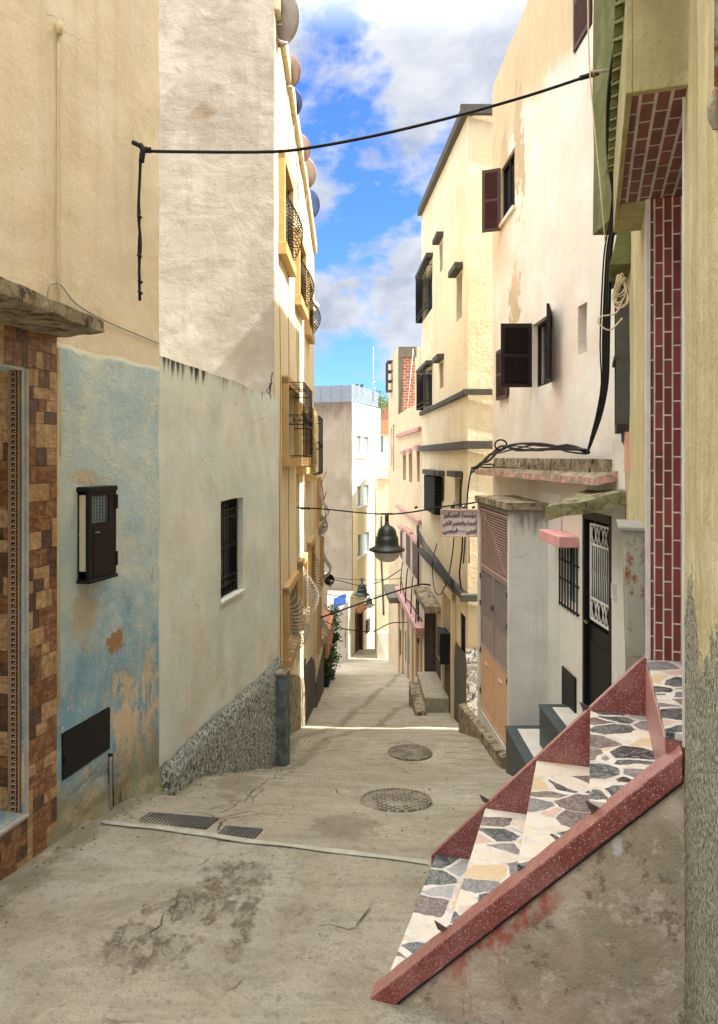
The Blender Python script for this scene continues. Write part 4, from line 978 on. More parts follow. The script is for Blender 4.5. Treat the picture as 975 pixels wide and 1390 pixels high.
H = thing('pink_trim_house', 'cream house with pink ledges, pink lintels and brown shutters', 'house', (2.5, 23, -7))
slits = [rz(WP,547,551,618,653), rz(WP,555,559.5,616,656), rz(WP,566,570,612,655)]
shut = [rz(WP,545,549.5,722,763), rz(WP,553,560.5,728,777), rz(WP,562,570.5,740,791)]
doors = [rz(WP,564,572,874,939), rz(WP,550,556,868,915), rz(WP,543,547,862,900)]
block('wall', WP, 0, WP.L, -9.5, 1.58, 5, M['pink_cream'], H, [d+(.15,) for d in slits+shut]+[d+(.25,) for d in doors], rough=.012, cell=.5)
for a_,b_,c_,d_ in slits: w_ = one('window', lambda bm: WP.box(bm,a_,b_,c_,d_,-.13,-.10), M['glass_dark'], H); one('lintel', lambda bm: WP.box(bm,a_-.12,b_+.12,d_+.02,d_+.16,0,.10), M['pink_trim'], w_)
for a_,b_,c_,d_ in shut:
    w_ = one('window', lambda bm: (WP.box(bm,a_,b_,c_,d_,-.12,-.04)), M['brown_shutter'], H)
    one('shutter', lambda bm: (WP.box(bm,a_+.05,(a_+b_)/2-.02,c_+.04,d_-.04,-.03,.05), WP.box(bm,(a_+b_)/2+.02,b_-.05,c_+.04,d_-.04,-.03,.05), [WP.box(bm,a_+.08,b_-.08,z,z+.025,.05,.06) for z in lin(c_+.1,d_-.1,9)]), M['brown_shutter'], w_)
    one('lintel', lambda bm: WP.box(bm,a_-.1,b_+.1,d_+.02,d_+.13,0,.12), M['pink_trim'], w_)
    one('reveal_frame', lambda bm: WP.box(bm,a_-.12,a_-.02,c_,d_,0,.07), M['white_paint'], w_)
for a_,b_,c_,d_ in doors: one('door', lambda bm: (WP.box(bm,a_,b_,c_-.3,d_,-.2,-.12),WP.box(bm,a_+.1,b_-.1,c_+.2,d_-.2,-.12,-.1)), M['brown_door'], H)
one('upper_ledge', lambda bm: WP.box(bm,0.02,WP.L,.72,.84,0,.10), M['pink_trim'], H, bev=.01)
one('middle_ledge', lambda bm: WP.box(bm,0.02,WP.L,-1.90,-1.78,0,.10), M['pink_trim'], H, bev=.01)
one('balcony_ledge', lambda bm: (WP.box(bm,-.9,WP.L-1.6,-4.78,-4.58,0,.27), WP.box(bm,-.9,WP.L-1.6,-4.85,-4.78,0,.22)), M['pink_trim'], H, bev=.01)
one('grey_ledge', lambda bm: WP.box(bm,4.4,WP.L,-5.0,-4.8,0,.55), M['moss_concrete'], H, bev=.01)
one('end_pier', lambda bm: (WP.box(bm,-.02,.9,1.5,3.1,-.8,-.01)), M['pink_cream'], H, rough=.01)
for s in (-.15,1.9,3.2,4.9,6.2): one('door_pilaster', lambda bm: WP.box(bm,s,s+.16,-9.4,-4.9-.0,0,.07), M['pink_cream'] if s != 3.2 else M['far_white'], H, bev=.01)
bm = BM()
for s in (-.3,.9,2.4,4.0): tube(bm,[WP.pt(s,-4.6,.2),WP.pt(s+.1,-3.9,.16),WP.pt(s+.7,-3.6,.05)],.018,5)
tube(bm,[WP.pt(-.9,-4.4,.1),WP.pt(1,-4.3,.2),WP.pt(3,-4.5,.15),WP.pt(5,-4.2,.1)],.02,5)
top(mk('loose_wires', bm, M['cable']), 'tangle of loose wires lying along the pink balcony ledge', 'wire')
one('grey_pipe', lambda bm: tube(bm,[WP.pt(-.05,-1.9,.1),WP.pt(-.05,-5.2,.1)],.03,6,smooth=0), M['dark_trim'], H)

# ------------------------------------------------------------------ cream house with dark ledges (school sign)
H = thing('school_house', 'tall cream house with dark grey ledges and small hooded slits', 'building', (3, 16, -5))
ZR = 6.42
sl = [rz(WS,597,601,325,365), rz(WS,620,627,368,430), rz(WS,597,602,490,525), rz(WS,597,603,648,682), rz(WS,618,627,650,700)]
cg = [rz(WS,573,587,352,418), rz(WS,574,587,497,550)]
low = [rz(WS,625,632,838,902)]
dr2 = rz(WS,606,617.5,814,975)
block('wall', WS, 0, WS.L, -7, lambda s: ZR+.06*s, 5, M['school_cream'], H, [d+(.12,) for d in sl+cg+low]+[dr2+(.22,)], rough=.010, cell=.35, skew0=0)
for a_,b_,c_,d_ in sl:
    w_ = one('window', lambda bm: WS.box(bm,a_,b_,c_,d_,-.11,-.09), M['glass_dark'], H)
    one('hood', lambda bm: WS.box(bm,a_-.12,b_+.12,d_+.03,d_+.15,0,.16), M['dark_trim'], w_, bev=.01)
for a_,b_,c_,d_ in cg:
    w_ = one('window', lambda bm: WS.box(bm,a_,b_,c_,d_,-.11,-.09), M['glass_dark'], H)
    one('hood', lambda bm: WS.box(bm,a_-.15,b_+.15,d_+.04,d_+.13,0,.18), M['dark_trim'], w_, bev=.01)
    one('window_cage', lambda bm: ([WS.box(bm,a_,b_,z,z+.025,.0,.26) if False else tube(bm,[WS.pt(a_,z,0),WS.pt(a_,z,.17),WS.pt(b_,z,.17),WS.pt(b_,z,0)],.012,5,smooth=0) for z in (c_,c_+.12,d_-.14,d_)], [tube(bm,[WS.pt(s,c_,.17),WS.pt(s,d_,.17)],.010,5,smooth=0) for s in lin(a_,b_,8)], WS.box(bm,b_-.04,b_,c_,d_,0,.18)), M['black_metal'], w_)
a_,b_,c_,d_ = low[0]
w_ = one('window', lambda bm: WS.box(bm,a_,b_,c_,d_,-.11,-.09), M['glass_dark'], H)
one('bars', lambda bm: ([WS.box(bm,s,s+.02,c_,d_,-.04,-.02) for s in lin(a_,b_-.02,5)],[WS.box(bm,a_,b_,z,z+.02,-.045,-.025) for z in lin(c_,d_-.02,4)]), M['black_metal'], w_)
WSn = Wall(2.554-.04*13.35-.03, 13.33, 6.5, 13.36, 0)
for nm, z, th, o_ in (('upper_ledge',1.20,.11,.07),('middle_ledge',.22,.15,.09),('lower_ledge',-2.60,.13,.12)):
    one(nm, lambda bm: (WS.box(bm,-.02,WS.L+.0,z-th/2,z+th/2,0,o_), WSn.box(bm,-o_,3,z-th/2,z+th/2,0.005,o_)), M['dark_trim'], H, bev=.012)
one('roof_coping', lambda bm: (hexa(bm,[WS.pt(-.1,ZR-.1,-.1),WS.pt(WS.L,ZR+.06*WS.L-.1,-.1),WS.pt(WS.L,ZR+.06*WS.L-.1,.12),WS.pt(-.1,ZR-.1,.12),WS.pt(-.1,ZR+.08,-.1),WS.pt(WS.L,ZR+.06*WS.L+.08,-.1),WS.pt(WS.L,ZR+.06*WS.L+.08,.12),WS.pt(-.1,ZR+.08,.12)]), WSn.box(bm,-.12,3,ZR-.1,ZR+.08,.005,.1)), M['dark_trim'], H, bev=.01)
bm = BM(); grid_face(bm, lambda s,q: WS.pt(s, -6*(1-q)+q*(-3.72-.02*s), .035*(q<1)), lin(-.0,rz(WS,604,605,0,0)[0],10), lin(0,1,6)); mk('dash_plinth', bm, M['dash_dark'], H, rough=.008, rf=12)
bm = BM(); grid_face(bm, lambda s,q: WSn.pt(s, -6*(1-q)+q*(-3.55), .04*(q<1)), lin(.0,2.5,12), lin(0,1,12)); mk('stone_plinth', bm, M['dash_stone'], H, rough=.02, rf=9)
# doorway pilaster, wooden post, meter box
one('door_surround', lambda bm: (WS.box(bm,dr2[0]-.14,dr2[0],-6,dr2[3]+.15,0,.09), WS.box(bm,dr2[1],dr2[1]+.2,-6,dr2[3]+.15,0,.09), WS.box(bm,dr2[0]-.14,dr2[1]+.2,dr2[3],dr2[3]+.16,0,.10)), M['pink_cream'], H, bev=.01)
one('door', lambda bm: WS.box(bm,dr2[0],dr2[1],-6,dr2[3],-.20,-.14), M['cream_paint'], H)
a_,b_,c_,d_ = rz(WS,583,592,832,955)
one('wooden_door', lambda bm: (WS.box(bm,a_,b_,-6.6,-3.6,.02,.10), [WS.box(bm,s,s+.05,-6.6,-3.6,.10,.13) for s in lin(a_,b_-.05,4)]), M['old_wood'], H, rough=.01, rf=6)
a_,b_,c_,d_ = rz(WS,596,603,862,900,.15)
one('meter_box', lambda bm: (WS.box(bm,a_,b_,c_,d_,0,.2), WS.box(bm,a_-.01,a_+.03,c_-.03,d_+.03,0,.24)), M['black_metal'], H, bev=.008)
one('dark_dado', lambda bm: WS.box(bm,rz(WS,594,604,0,0)[0],rz(WS,593,604,0,0)[1]+.3,-6.2,-4.75,.0,.03), M['old_wood'], H, rough=.008)
# door canopy slab
slab('door_canopy', [Vector((1.52,16.5,-3.44)),Vector((1.93,16.5,-3.44)),Vector((1.86,18.7,-3.38)),Vector((1.42,18.7,-3.38))], .15, M['canopy_concrete'], H, .008, 8, 6)
# black louvred box
a_,b_,c_,d_ = rz(WS,574,588,647,699,.2)
w_ = one('black_blind', lambda bm: (WS.box(bm,a_,b_,c_,d_,0,.17)), M['interior'], H, bev=.01)
one('blind_hood', lambda bm: WS.box(bm,a_-.1,b_+.1,d_+.02,d_+.14,0,.2), M['dark_trim'], H, bev=.01)
one('blind_slats', lambda bm: [WS.box(bm,a_-.02,a_,z,z+.03,.02,.16) for z in lin(c_+.05,d_-.08,9)], M['black_metal'], w_)
bm = BM()
tube(bm,[WS.pt(.2,-.3,.06),WS.pt(.25,-.9,.1),WS.pt(.2,-1.6,.06),WS.pt(.3,-2.2,.1),WS.pt(.22,-2.5,.08)],.016,6)
tube(bm,[WS.pt(.9,-.9,.1),WS.pt(.8,-1.6,.12),WS.pt(1.1,-2.3,.16),WS.pt(1.9,-2.9,.2),WS.pt(2.9,-3.0,.2),WS.pt(3.5,-2.5,.16),WS.pt(3.2,-2.0,.1)],.012,6)
for q in range(5): tube(bm,[WS.pt(6.6,-2.1+.05*q,.16),WS.pt(4.6,-2.35+.06*q,.2),WS.pt(2.6,-2.42+.04*q,.18),WS.pt(.4,-2.5+.03*q,.2)],.012,5)
tube(bm,[WS.pt(6.6,-2.0,.14),WS.pt(6.7,-3,.1),WS.pt(6.6,-4.8,.1)],.02,5)
top(mk('wall_cables', bm, M['cable']), 'black cables drooping in a loop under the school sign', 'cable')
# stone steps before the wooden door
ST = thing('stone_steps', 'short rough stone steps by the dark wooden door', 'steps', (1.6,15.6,G(1.6,15.6)))
one('lower_step', lambda bm: box(bm,1.17,1.40,14.9,16.9,-6.2,G(1.3,15)+.12), M['canopy_concrete'], ST, rough=.012, rf=5, bev=.02)
one('upper_step', lambda bm: box(bm,1.40,1.95,15.3,17.2,-6.2,G(1.3,15)+.26), M['patch_concrete'], ST, rough=.02, rf=8, bev=.02)
# sign
WSg = Wall(598/F*0+ (599-CX)/F*12.9, 12.9, (650-CX)/F*12.9, 12.9, 0)
SG = thing('school_sign', 'pinkish Arabic school sign fixed at the corner beside the metal doors', 'sign', (WSg.a.x, 12.9, (HY-728)/F*12.9))
zt_, zb_ = (HY-693)/F*12.9, (HY-727)/F*12.9; L = WSg.L
one('board', lambda bm: WSg.box(bm,0,L,zb_,zt_,0,.02), M['sign_board'], SG)
one('frame', lambda bm: (WSg.box(bm,-.015,L+.015,zt_,zt_+.025,-.005,.03),WSg.box(bm,-.015,L+.015,zb_-.025,zb_,-.005,.03),WSg.box(bm,-.015,.012,zb_,zt_,-.005,.03),WSg.box(bm,L-.012,L+.015,zb_,zt_,-.005,.03)), M['louvre_pink'], SG)
one('bracket', lambda bm: (tube(bm,[WSg.pt(L*.75,zb_+.1,-.03),WSg.pt(L*.75,zb_-.5,-.03)],.015,6,smooth=0), tube(bm,[WSg.pt(L*.6,zt_-.1,-.03),WSg.pt(L*.6,zt_+.1,-.1),WSg.pt(L*.6,zt_,-.45)],.015,6,smooth=0)), M['grey_cable'], SG)
def shape(words): return ' '.join(w[::-1] for w in words[::-1])
lines = [shape(['\uFEE3\uFE86\uFEB3\uFEB4\uFE94', '\uFE8D\uFEDF\uFECC\uFEBC\uFE8E\uFED3\uFEF4\uFEAE']),
         shape(['\uFEDF\uFEE0\uFE98\uFEAE\uFE91\uFEF4\uFE94', '\uFEED\uFE8D\uFEDF\uFE98\uFECC\uFEE0\uFEF4\uFEE2', '\uFE8D\uFEF7\uFEED\uFEDF\uFEF2']),
         shape(['\uFECB\uFEAE\uFE91\uFEF2', '-', '-', '\uFED3\uFEAE\uFEE7\uFEB4\uFEF2'])]
def text_mesh(body, width, height, origin, xdir, zdir, nd, name, parent, mat):
    cu = bpy.data.curves.new(name, 'FONT'); cu.body = body; cu.size = 1; cu.extrude = .01; cu.offset = .012; cu.resolution_u = 3
    tmp = bpy.data.objects.new(name, cu); C.objects.link(tmp)
    bpy.context.view_layer.update(); dg = bpy.context.evaluated_depsgraph_get()
    me = bpy.data.meshes.new_from_object(tmp.evaluated_get(dg)); bpy.data.objects.remove(tmp); bpy.data.curves.remove(cu)
    xs_ = [v.co.x for v in me.vertices]; ys_ = [v.co.y for v in me.vertices]
    kx = width/(max(xs_)-min(xs_)); ky = height/(max(ys_)-min(ys_)); x0_, y0_ = min(xs_), min(ys_)
    for v in me.vertices: v.co = origin + xdir*((v.co.x-x0_)*kx) + zdir*((v.co.y-y0_)*ky) + nd*(v.co.z*.3)
    me.materials.clear(); me.materials.append(mat)
    o = bpy.data.objects.new(name, me); C.objects.link(o); o.parent = parent; me.transform(Matrix.Translation(-parent.location)); return o
hL = (zt_-zb_)
for k, (ln, w_, x_) in enumerate(zip(lines, (.86,.92,.90), (.06,.04,.05))):
    text_mesh(ln, L*w_, hL*.27, WSg.pt(L*x_, zt_-hL*(.32*(k+1))+hL*.0, .021), Vector((1,0,0)), Vector((0,0,1)), Vector((0,-1,0)), 'lettering', SG, M['ink'])

# ------------------------------------------------------------------ white house with brown shutters
WW = Wall(2.613-.0236*6.55, 6.55, 2.613-.0236*12.48, 12.48, -1)
H = thing('white_house', 'tall off-white house with flaking yellow patches and brown louvred shutters', 'building', (4, 9.5, -4))
nA = rz(WW,681,699,0,0)[:2]; hA = (nA[0],nA[1],3.80,4.70,.14)
nB = rz(WW,724,750,0,0)[:2]; hB = (nB[0],nB[1],.93,1.80,.22)
nC = rz(WW,779,804,0,0)[:2]; hC = (nC[0],nC[1],4.52,5.6,.2)
nD = rz(WW,678,692,0,0)[:2]; hD = (nD[0],nD[1],.95,1.72,.10)
nN = rz(WW,785,797,0,0)[:2]; hN = (nN[0],nN[1],1.13,1.66,.14)
nw = rz(WW,763,787,0,0)[:2]; hw = (nw[0],nw[1],-1.74,-1.0,.12)
nd_ = rz(WW,793,832,0,0)[:2]; hdr = (nd_[0],nd_[1],-2.75,-.58,.12)
block('wall', WW, 0, WW.L, -5.5, 6.42, 6, M['white_wall'], H, [hA,hB,hC,hD,hN,hw,hdr], cell=.25, rough=.012, rf=1.8, skew1=-2.2)
def leaf(bm, p0, p1, z0, z1, th=.035):     # louvred shutter leaf between two plan points
    p0 = Vector((p0[0],p0[1],0)); p1 = Vector((p1[0],p1[1],0)); d = (p1-p0).normalized(); n = Vector((-d.y,d.x,0))*th/2; L_ = (p1-p0).length
    def bb(a,b,c,e,k=1): hexa(bm, [p0+d*a-n*k+Vector((0,0,c)),p0+d*b-n*k+Vector((0,0,c)),p0+d*b+n*k+Vector((0,0,c)),p0+d*a+n*k+Vector((0,0,c)),p0+d*a-n*k+Vector((0,0,e)),p0+d*b-n*k+Vector((0,0,e)),p0+d*b+n*k+Vector((0,0,e)),p0+d*a+n*k+Vector((0,0,e))])
    w = .05
    bb(0,w,z0,z1); bb(L_-w,L_,z0,z1); bb(w,L_-w,z0,z0+w); bb(w,L_-w,z1-w,z1); bb(w,L_-w,(z0+z1)/2-.02,(z0+z1)/2+.02)
    nn = int((z1-z0)/.034)
    for z in lin(z0+w,z1-w-.03,nn):
        q = [p0+d*w-n*.9, p0+d*(L_-w)-n*.9, p0+d*(L_-w)+n*.9, p0+d*w+n*.9]
        hexa(bm, [q[0]+Vector((0,0,z)),q[1]+Vector((0,0,z)),q[2]+Vector((0,0,z+.022)),q[3]+Vector((0,0,z+.022)),q[0]+Vector((0,0,z+.006)),q[1]+Vector((0,0,z+.006)),q[2]+Vector((0,0,z+.028)),q[3]+Vector((0,0,z+.028))])
def pw(W, s, o): q = W.pt(s,0,o); return (q.x,q.y)
def winframe(W, h, mat, parent, dd=-.06):
    a_,b_,c_,e_ = h[:4]
    return one('window', lambda bm: (W.box(bm,a_,a_+.04,c_,e_,dd-.04,dd),W.box(bm,b_-.04,b_,c_,e_,dd-.04,dd),W.box(bm,a_,b_,e_-.04,e_,dd-.042,dd-.002),W.box(bm,a_,b_,c_,c_+.04,dd-.042,dd-.002),W.box(bm,(a_+b_)/2-.02,(a_+b_)/2+.02,c_,e_,dd-.038,dd-.004)), mat, parent)
w_ = winframe(WW, hA, M['dark_brown_wood'], H, -.03)
one('pane', lambda bm: WW.box(bm,hA[0],hA[1],hA[2],hA[3],-.09,-.08), M['glass_dark'], w_)
one('shutter', lambda bm: leaf(bm, pw(WW,hA[1]-.02,.02), pw(WW,hA[1]+.10,.30), 3.70, 4.72), M['brown_shutter'], w_)
one('sill_block', lambda bm: WW.box(bm,hA[0]-.03,hA[1]+.03,3.73,3.80,-.05,.05), M['white_wall'], w_, bev=.01)
w_ = winframe(WW, hB, M['dark_brown_wood'], H, -.06)
one('shutter', lambda bm: leaf(bm, pw(WW,hB[1]-.0,.02), pw(WW,hB[1]+.02,.44), .95, 1.82), M['dark_brown_wood'], w_)
one('shutter', lambda bm: leaf(bm, pw(WW,hB[0]+.02,.02), pw(WW,hB[0]-.40,.17), .93, 1.82), M['dark_brown_wood'], w_)
one('pane', lambda bm: WW.box(bm,hB[0],hB[1],hB[2],hB[3],-.15,-.14), M['glass_dark'], w_)
w_ = winframe(WW, hC, M['brown_shutter'], H, -.02)
one('shutter', lambda bm: leaf(bm, pw(WW,hC[0]+.03,.0), pw(WW,hC[1]-.03,.0), 4.54, 5.58), M['brown_shutter'], w_)
w_ = winframe(WW, hD, M['brown_shutter'], H, -.03)
one('shutter', lambda bm: leaf(bm, pw(WW,hD[0]+.03,.03), pw(WW,hD[1]-.03,.05), .93, 1.74), M['brown_shutter'], w_)
w_ = winframe(WW, hw, M['white_paint'], H, -.06)
one('pane', lambda bm: WW.box(bm,hw[0],hw[1],hw[2],hw[3],-.115,-.108), M['glass_blue'], w_)
one('bars', lambda bm: ([tube(bm,[WW.pt(s,hw[2]-.02,.03),WW.pt(s,hw[3],.03)],.009,5,smooth=0) for s in lin(hw[0]-.0,hw[1],6)], [WW.box(bm,hw[0]-.05,hw[1]+.03,z,z+.02,.02,.035) for z in (hw[2]+.0,hw[2]+.3,hw[2]+.52)]), M['black_metal'], w_)
one('window_hood', lambda bm: WW.box(bm,hw[0]-.04,hw[1]+.12,hw[3]+.0,hw[3]+.13,0,.24), M['pink_bright'], H, bev=.012, rough=.006, rf=6)
# black door with pale grille
dv = one('door', lambda bm: (WW.box(bm,hdr[0],hdr[0]+.06,-2.75,-.58,-.09,.02),WW.box(bm,hdr[1]-.06,hdr[1],-2.75,-.58,-.09,.02),WW.box(bm,hdr[0],hdr[1],-.66,-.58,-.09,.02),WW.box(bm,hdr[0]+.06,hdr[1]-.06,-2.75,-1.78,-.07,-.03),WW.box(bm,hdr[0]+.12,hdr[1]-.12,-2.6,-1.95,-.03,-.022)), M['black_metal'], H, bev=.004)
a_,b_ = hdr[0]+.09, hdr[1]-.12
def grille(bm):
    WW.box(bm,a_,b_,-.72,-.70,-.04,-.02); WW.box(bm,a_,b_,-.93,-.91,-.04,-.02); WW.box(bm,a_,b_,-1.72,-1.70,-.04,-.02); WW.box(bm,a_,b_,-1.50,-1.48,-.04,-.02); WW.box(bm,a_,a_+.02,-1.72,-.70,-.04,-.02); WW.box(bm,b_-.02,b_,-1.72,-.70,-.04,-.02)
    for s in lin(a_+.03,b_-.03,9): tube(bm,[WW.pt(s,-1.49,-.03),WW.pt(s,-1.25,-.03),WW.pt(s+.015,-1.2,-.03),WW.pt(s,-1.15,-.03),WW.pt(s,-.92,-.03)],.0075,5,smooth=2)
    for z0_, z1_ in ((-.92,-.71),(-1.71,-1.49)):
        for u0,u1 in zip(lin(a_,b_,3),lin(a_,b_,3)[1:]):
            tube(bm,[WW.pt(u0,z0_,-.03),WW.pt((u0+u1)/2,z1_,-.03),WW.pt(u1,z0_,-.03)],.0065,5,smooth=3); tube(bm,[WW.pt(u0,z1_,-.03),WW.pt((u0+u1)/2,z0_,-.03),WW.pt(u1,z1_,-.03)],.0065,5,smooth=3)
one('door_grille', grille, M['white_paint'], dv)
one('door_handle', lambda bm: tube(bm,[WW.pt(b_+.03,-1.75,-.03),WW.pt(b_+.03,-1.75,.03),WW.pt(b_-.06,-1.76,.03)],.01,6,smooth=0), M['gold_metal'], dv)
one('white_dado', lambda bm: (WW.box(bm,.02,hdr[0]-.02,-5.0,-.45,0,.018), WW.box(bm,hdr[1]+.01,hw[0]-.01,-5,-.45,0,.018), WW.box(bm,hw[0]-.01,hw[1]+.01,-5,hw[2]-.02,0,.018), WW.box(bm,hw[1]+.01,2.9,-5,-.45,0,.018)), M['white_low'], H, rough=.006)
s0_, s1_ = WW.at(785), WW.at(767)
one('service_hatch', lambda bm: WW.box(bm,min(s0_,s1_),max(s0_,s1_),-2.92,-2.45,.018,.04), M['black_metal'], H, bev=.004)
one('door_bell', lambda bm: WW.box(bm,hdr[0]-.14,hdr[0]-.08,-1.35,-1.2,.018,.05), M['white_paint'], H, bev=.006)
# pink-edged concrete canopy over the white house's ground floor
pk = [P(820,650,6.75), P(640,636,12.3), WW.pt(WW.L-.15,0,0), WW.pt(.15,0,0)]
q = [Vector((2.26,6.8,-.20)), Vector((1.96,12.2,-.22)), Vector((2.33,12.4,-.18)), Vector((2.47,6.8,-.14))]
slab('pink_canopy', q, .075, None, H, .016, 30, 7, mats2=[M['canopy_concrete'], M['pink_worn']])
one('canopy_upstand', lambda bm: WW.box(bm,.4,5.6,-.17,-.02,0,.05), M['canopy_concrete'], H, rough=.02, rf=8)
top(slab('awning_slab', [P(740,689,6.5), P(860,665,6.3), P(856,661,7.1), P(798,663,7.75)], .12, M['mossy_slab'], None, .018, 24, 5), 'sagging mossy concrete slab over the black grilled door', 'awning')
# metal-doored utility block
WU = Wall(1.89, 9.04, 1.80, 10.75, -1)
H = thing('utility_shed', 'concrete meter shed with pink louvres over orange metal doors', 'shed', (2.1, 9.8, -4))
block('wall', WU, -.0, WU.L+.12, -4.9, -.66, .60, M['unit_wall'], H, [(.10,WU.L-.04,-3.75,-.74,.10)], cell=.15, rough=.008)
a_,b_ = .11, WU.L-.05
zo, zp = -2.78, -1.62
def louv(bm, s0_, s1_, z0_, z1_):
    n = int((z1_-z0_)/.036)
    for z in lin(z0_,z1_-.03,n): WU.box(bm,s0_,s1_,z,z+.016,-.05,-.02)
def framed(bm, s0_, s1_, z0_, z1_, w=.03, o0=-.055, o1=-.01):
    WU.box(bm,s0_,s0_+w,z0_,z1_,o0,o1); WU.box(bm,s1_-w,s1_,z0_,z1_,o0,o1); WU.box(bm,s0_+w,s1_-w,z0_,z0_+w,o0,o1); WU.box(bm,s0_+w,s1_-w,z1_-w,z1_,o0,o1)
mid = (a_+b_)/2
one('louvre_panel', lambda bm: (framed(bm,a_,b_,zp,-.76), louv(bm,a_+.03,b_-.03,zp+.03,-.79), tube(bm,[WU.pt(a_+.1,zp+.05,-.015),WU.pt(mid,-1.1,-.015),WU.pt(b_-.1,-.8,-.015)],.006,5)), M['louvre_pink'], H)
for q0,q1 in ((a_,mid-.006),(mid+.006,b_)):
    d_ = one('metal_door', lambda bm: (framed(bm,q0,q1,zo,zp-.01), louv(bm,q0+.03,q1-.03,zo+.45,zp-.04), WU.box(bm,q0+.03,q1-.03,zo+.03,zo+.45,-.05,-.02)), M['purple_door'], H)
    one('lower_panel', lambda bm: (framed(bm,q0,q1,-3.72,zo-.006), WU.box(bm,q0+.03,q1-.03,-3.69,zo-.03,-.05,-.015), WU.box(bm,(q0+q1)/2-.08,(q0+q1)/2+.08,-3.0,-2.97,-.015,0)), M['orange_door'], d_)
    one('hinge', lambda bm: [WU.box(bm,q0-.004 if q0==a_ else q1-.02,q0+.02 if q0==a_ else q1+.004,z,z+.07,-.01,.01) for z in (-3.5,-2.9,-2.2,-1.8)], M['dark_trim'], d_)
one('padlock', lambda bm: WU.box(bm,mid-.03,mid+.03,-2.13,-2.05,-.01,.02), M['dark_trim'], H, bev=.004)
one('roof_slab', lambda bm: WU.box(bm,-.03,WU.L+.16,-.67,-.585,-.62,.04), M['canopy_concrete'], H, rough=.014, rf=7)
one('base_kerb', lambda bm: hexa(bm,[WU.pt(.0,-4.6,0),WU.pt(WU.L+1.1,-5,0),WU.pt(WU.L+1.1,-5,.10),WU.pt(.0,-4.6,.10),WU.pt(.0,-3.76,0),WU.pt(WU.L+1.1,-4.05,0),WU.pt(WU.L+1.1,-4.08,.10),WU.pt(.0,-3.78,.10)]), M['canopy_concrete'], H, rough=.014, rf=6)
# dark slate steps to the black door
ST = thing('door_steps', 'slate steps with white treads rising to the black door', 'steps', (2.1, 8.2, -3.6))
for k,(x0,x1,y0,y1,zt_) in enumerate(((1.80,2.44,7.7,8.82,-3.30),(2.07,2.44,6.9,8.25,-2.84))):
    one('riser', lambda bm: box(bm,x0,x1,y0,y1,-4.4,zt_-.025), M['slate'], ST, bev=.004)
    one('tread', lambda bm: (box(bm,x0+.12,x1,y0,y1-.10,zt_-.024,zt_+.002,0), box(bm,x0-.01,x0+.12,y0,y1+.01,zt_-.024,zt_,1), box(bm,x0+.12,x1,y1-.10,y1+.01,zt_-.0238,zt_-.0002,1)), [M['marble_white'],M['slate']], ST, bev=.003)

# ------------------------------------------------------------------ near right house (green-beige) with tiled porch
H = thing('porch_house', 'olive-beige house with red tiled porch, near right of the alley', 'house', tuple(sp(2,0,-2)))
def wl(a, b0, b1):   # wall along the v axis at a, facing -u
    p, q = sp(a,b0,0), sp(a,b1,0); return Wall(p.x,p.y,q.x,q.y,-1)
AF = 1.20
WG1 = wl(AF-.032, 0.0, 2.86)          # beyond the porch
WG2 = wl(AF+.03, -4.3, -1.172)     # near pillar, runs past the camera
block('wall', WG1, 0, WG1.L, -4.5, 8.8, 3, M['green_wall'], H, [(1.9,2.45,.2,1.35,.15)], cell=.14, rough=.008, rf=4)
block('wall', WG2, 0, WG2.L, -4.5, 8.8, 3, M['green_wall'], H, [], cell=.14, rough=.008, rf=4)
bm = BM()   # wall over the door recess and its back
grid_face(bm, lambda b,z: sp(AF+.02,b,z), lin(-1.29,.01,10), lin(1.42,8.8,30))
mk('upper_wall', bm, M['green_wall'], H, rough=.008, rf=4)
# recess: jamb facing the camera, tiled door wall, marble edging
one('tiled_jamb', lambda bm: sbox(bm, AF-.012,AF+.34,-.012,.05,-1.10,1.40), M['tile_jamb'], H)
one('tiled_door_wall', lambda bm: sbox(bm, AF+.175,AF+.3,-1.28,-.012,-1.10,1.40), M['tile_door'], H)
one('marble_edging', lambda bm: (sbox(bm,AF-.038,AF-.012,-.02,.02,-1.10,1.42), sbox(bm,AF+.165,AF+.18,-.020,-.008,-1.1,1.4), sbox(bm,AF+.022,AF+.034,-1.174,-1.160,-1.13,1.40)), M['marble_white'], H, bev=.002)
one('soffit_tiles', lambda bm: sbox(bm,1.035,AF+.3,-1.265,-.0,1.40,1.42), M['tile_soffit'], H)
one('porch_canopy', lambda bm: (sbox(bm,1.01,1.035,-1.30,.5,1.385,1.78), sbox(bm,1.035,AF+.04,-1.30,-1.266,1.385,1.78), sbox(bm,1.035,AF+.02,-1.266,.5,1.421,1.78), sbox(bm,1.035,AF+.0,.001,.5,1.385,1.421)), M['porch_render'], H, bev=.004)
# clay eave tiles
for k, b_ in enumerate(lin(-1.42,.50,15)):
    bm = BM(); nseg = 9
    def rp(t, ang, r=.05): return sp(.975+.20*t, b_+math.cos(ang)*r*(1-.18*t), 1.775+.055*t+.0+math.sin(ang)*r*.8)
    grid_face(bm, lambda t,ang: rp(t,ang), lin(0,1,5), lin(0,math.pi,nseg)); grid_face(bm, lambda t,ang: rp(t,ang,.036), lin(0,1,5), lin(0,math.pi,nseg)); grid_face(bm, lambda r,ang: rp(0,ang,r), [.036,.05], lin(0,math.pi,nseg))
    bmesh.ops.remove_doubles(bm, verts=bm.verts, dist=.0004)
    mk('roof_tile', bm, M['olive_wall'], H, smooth=True, rough=.004, rf=14)
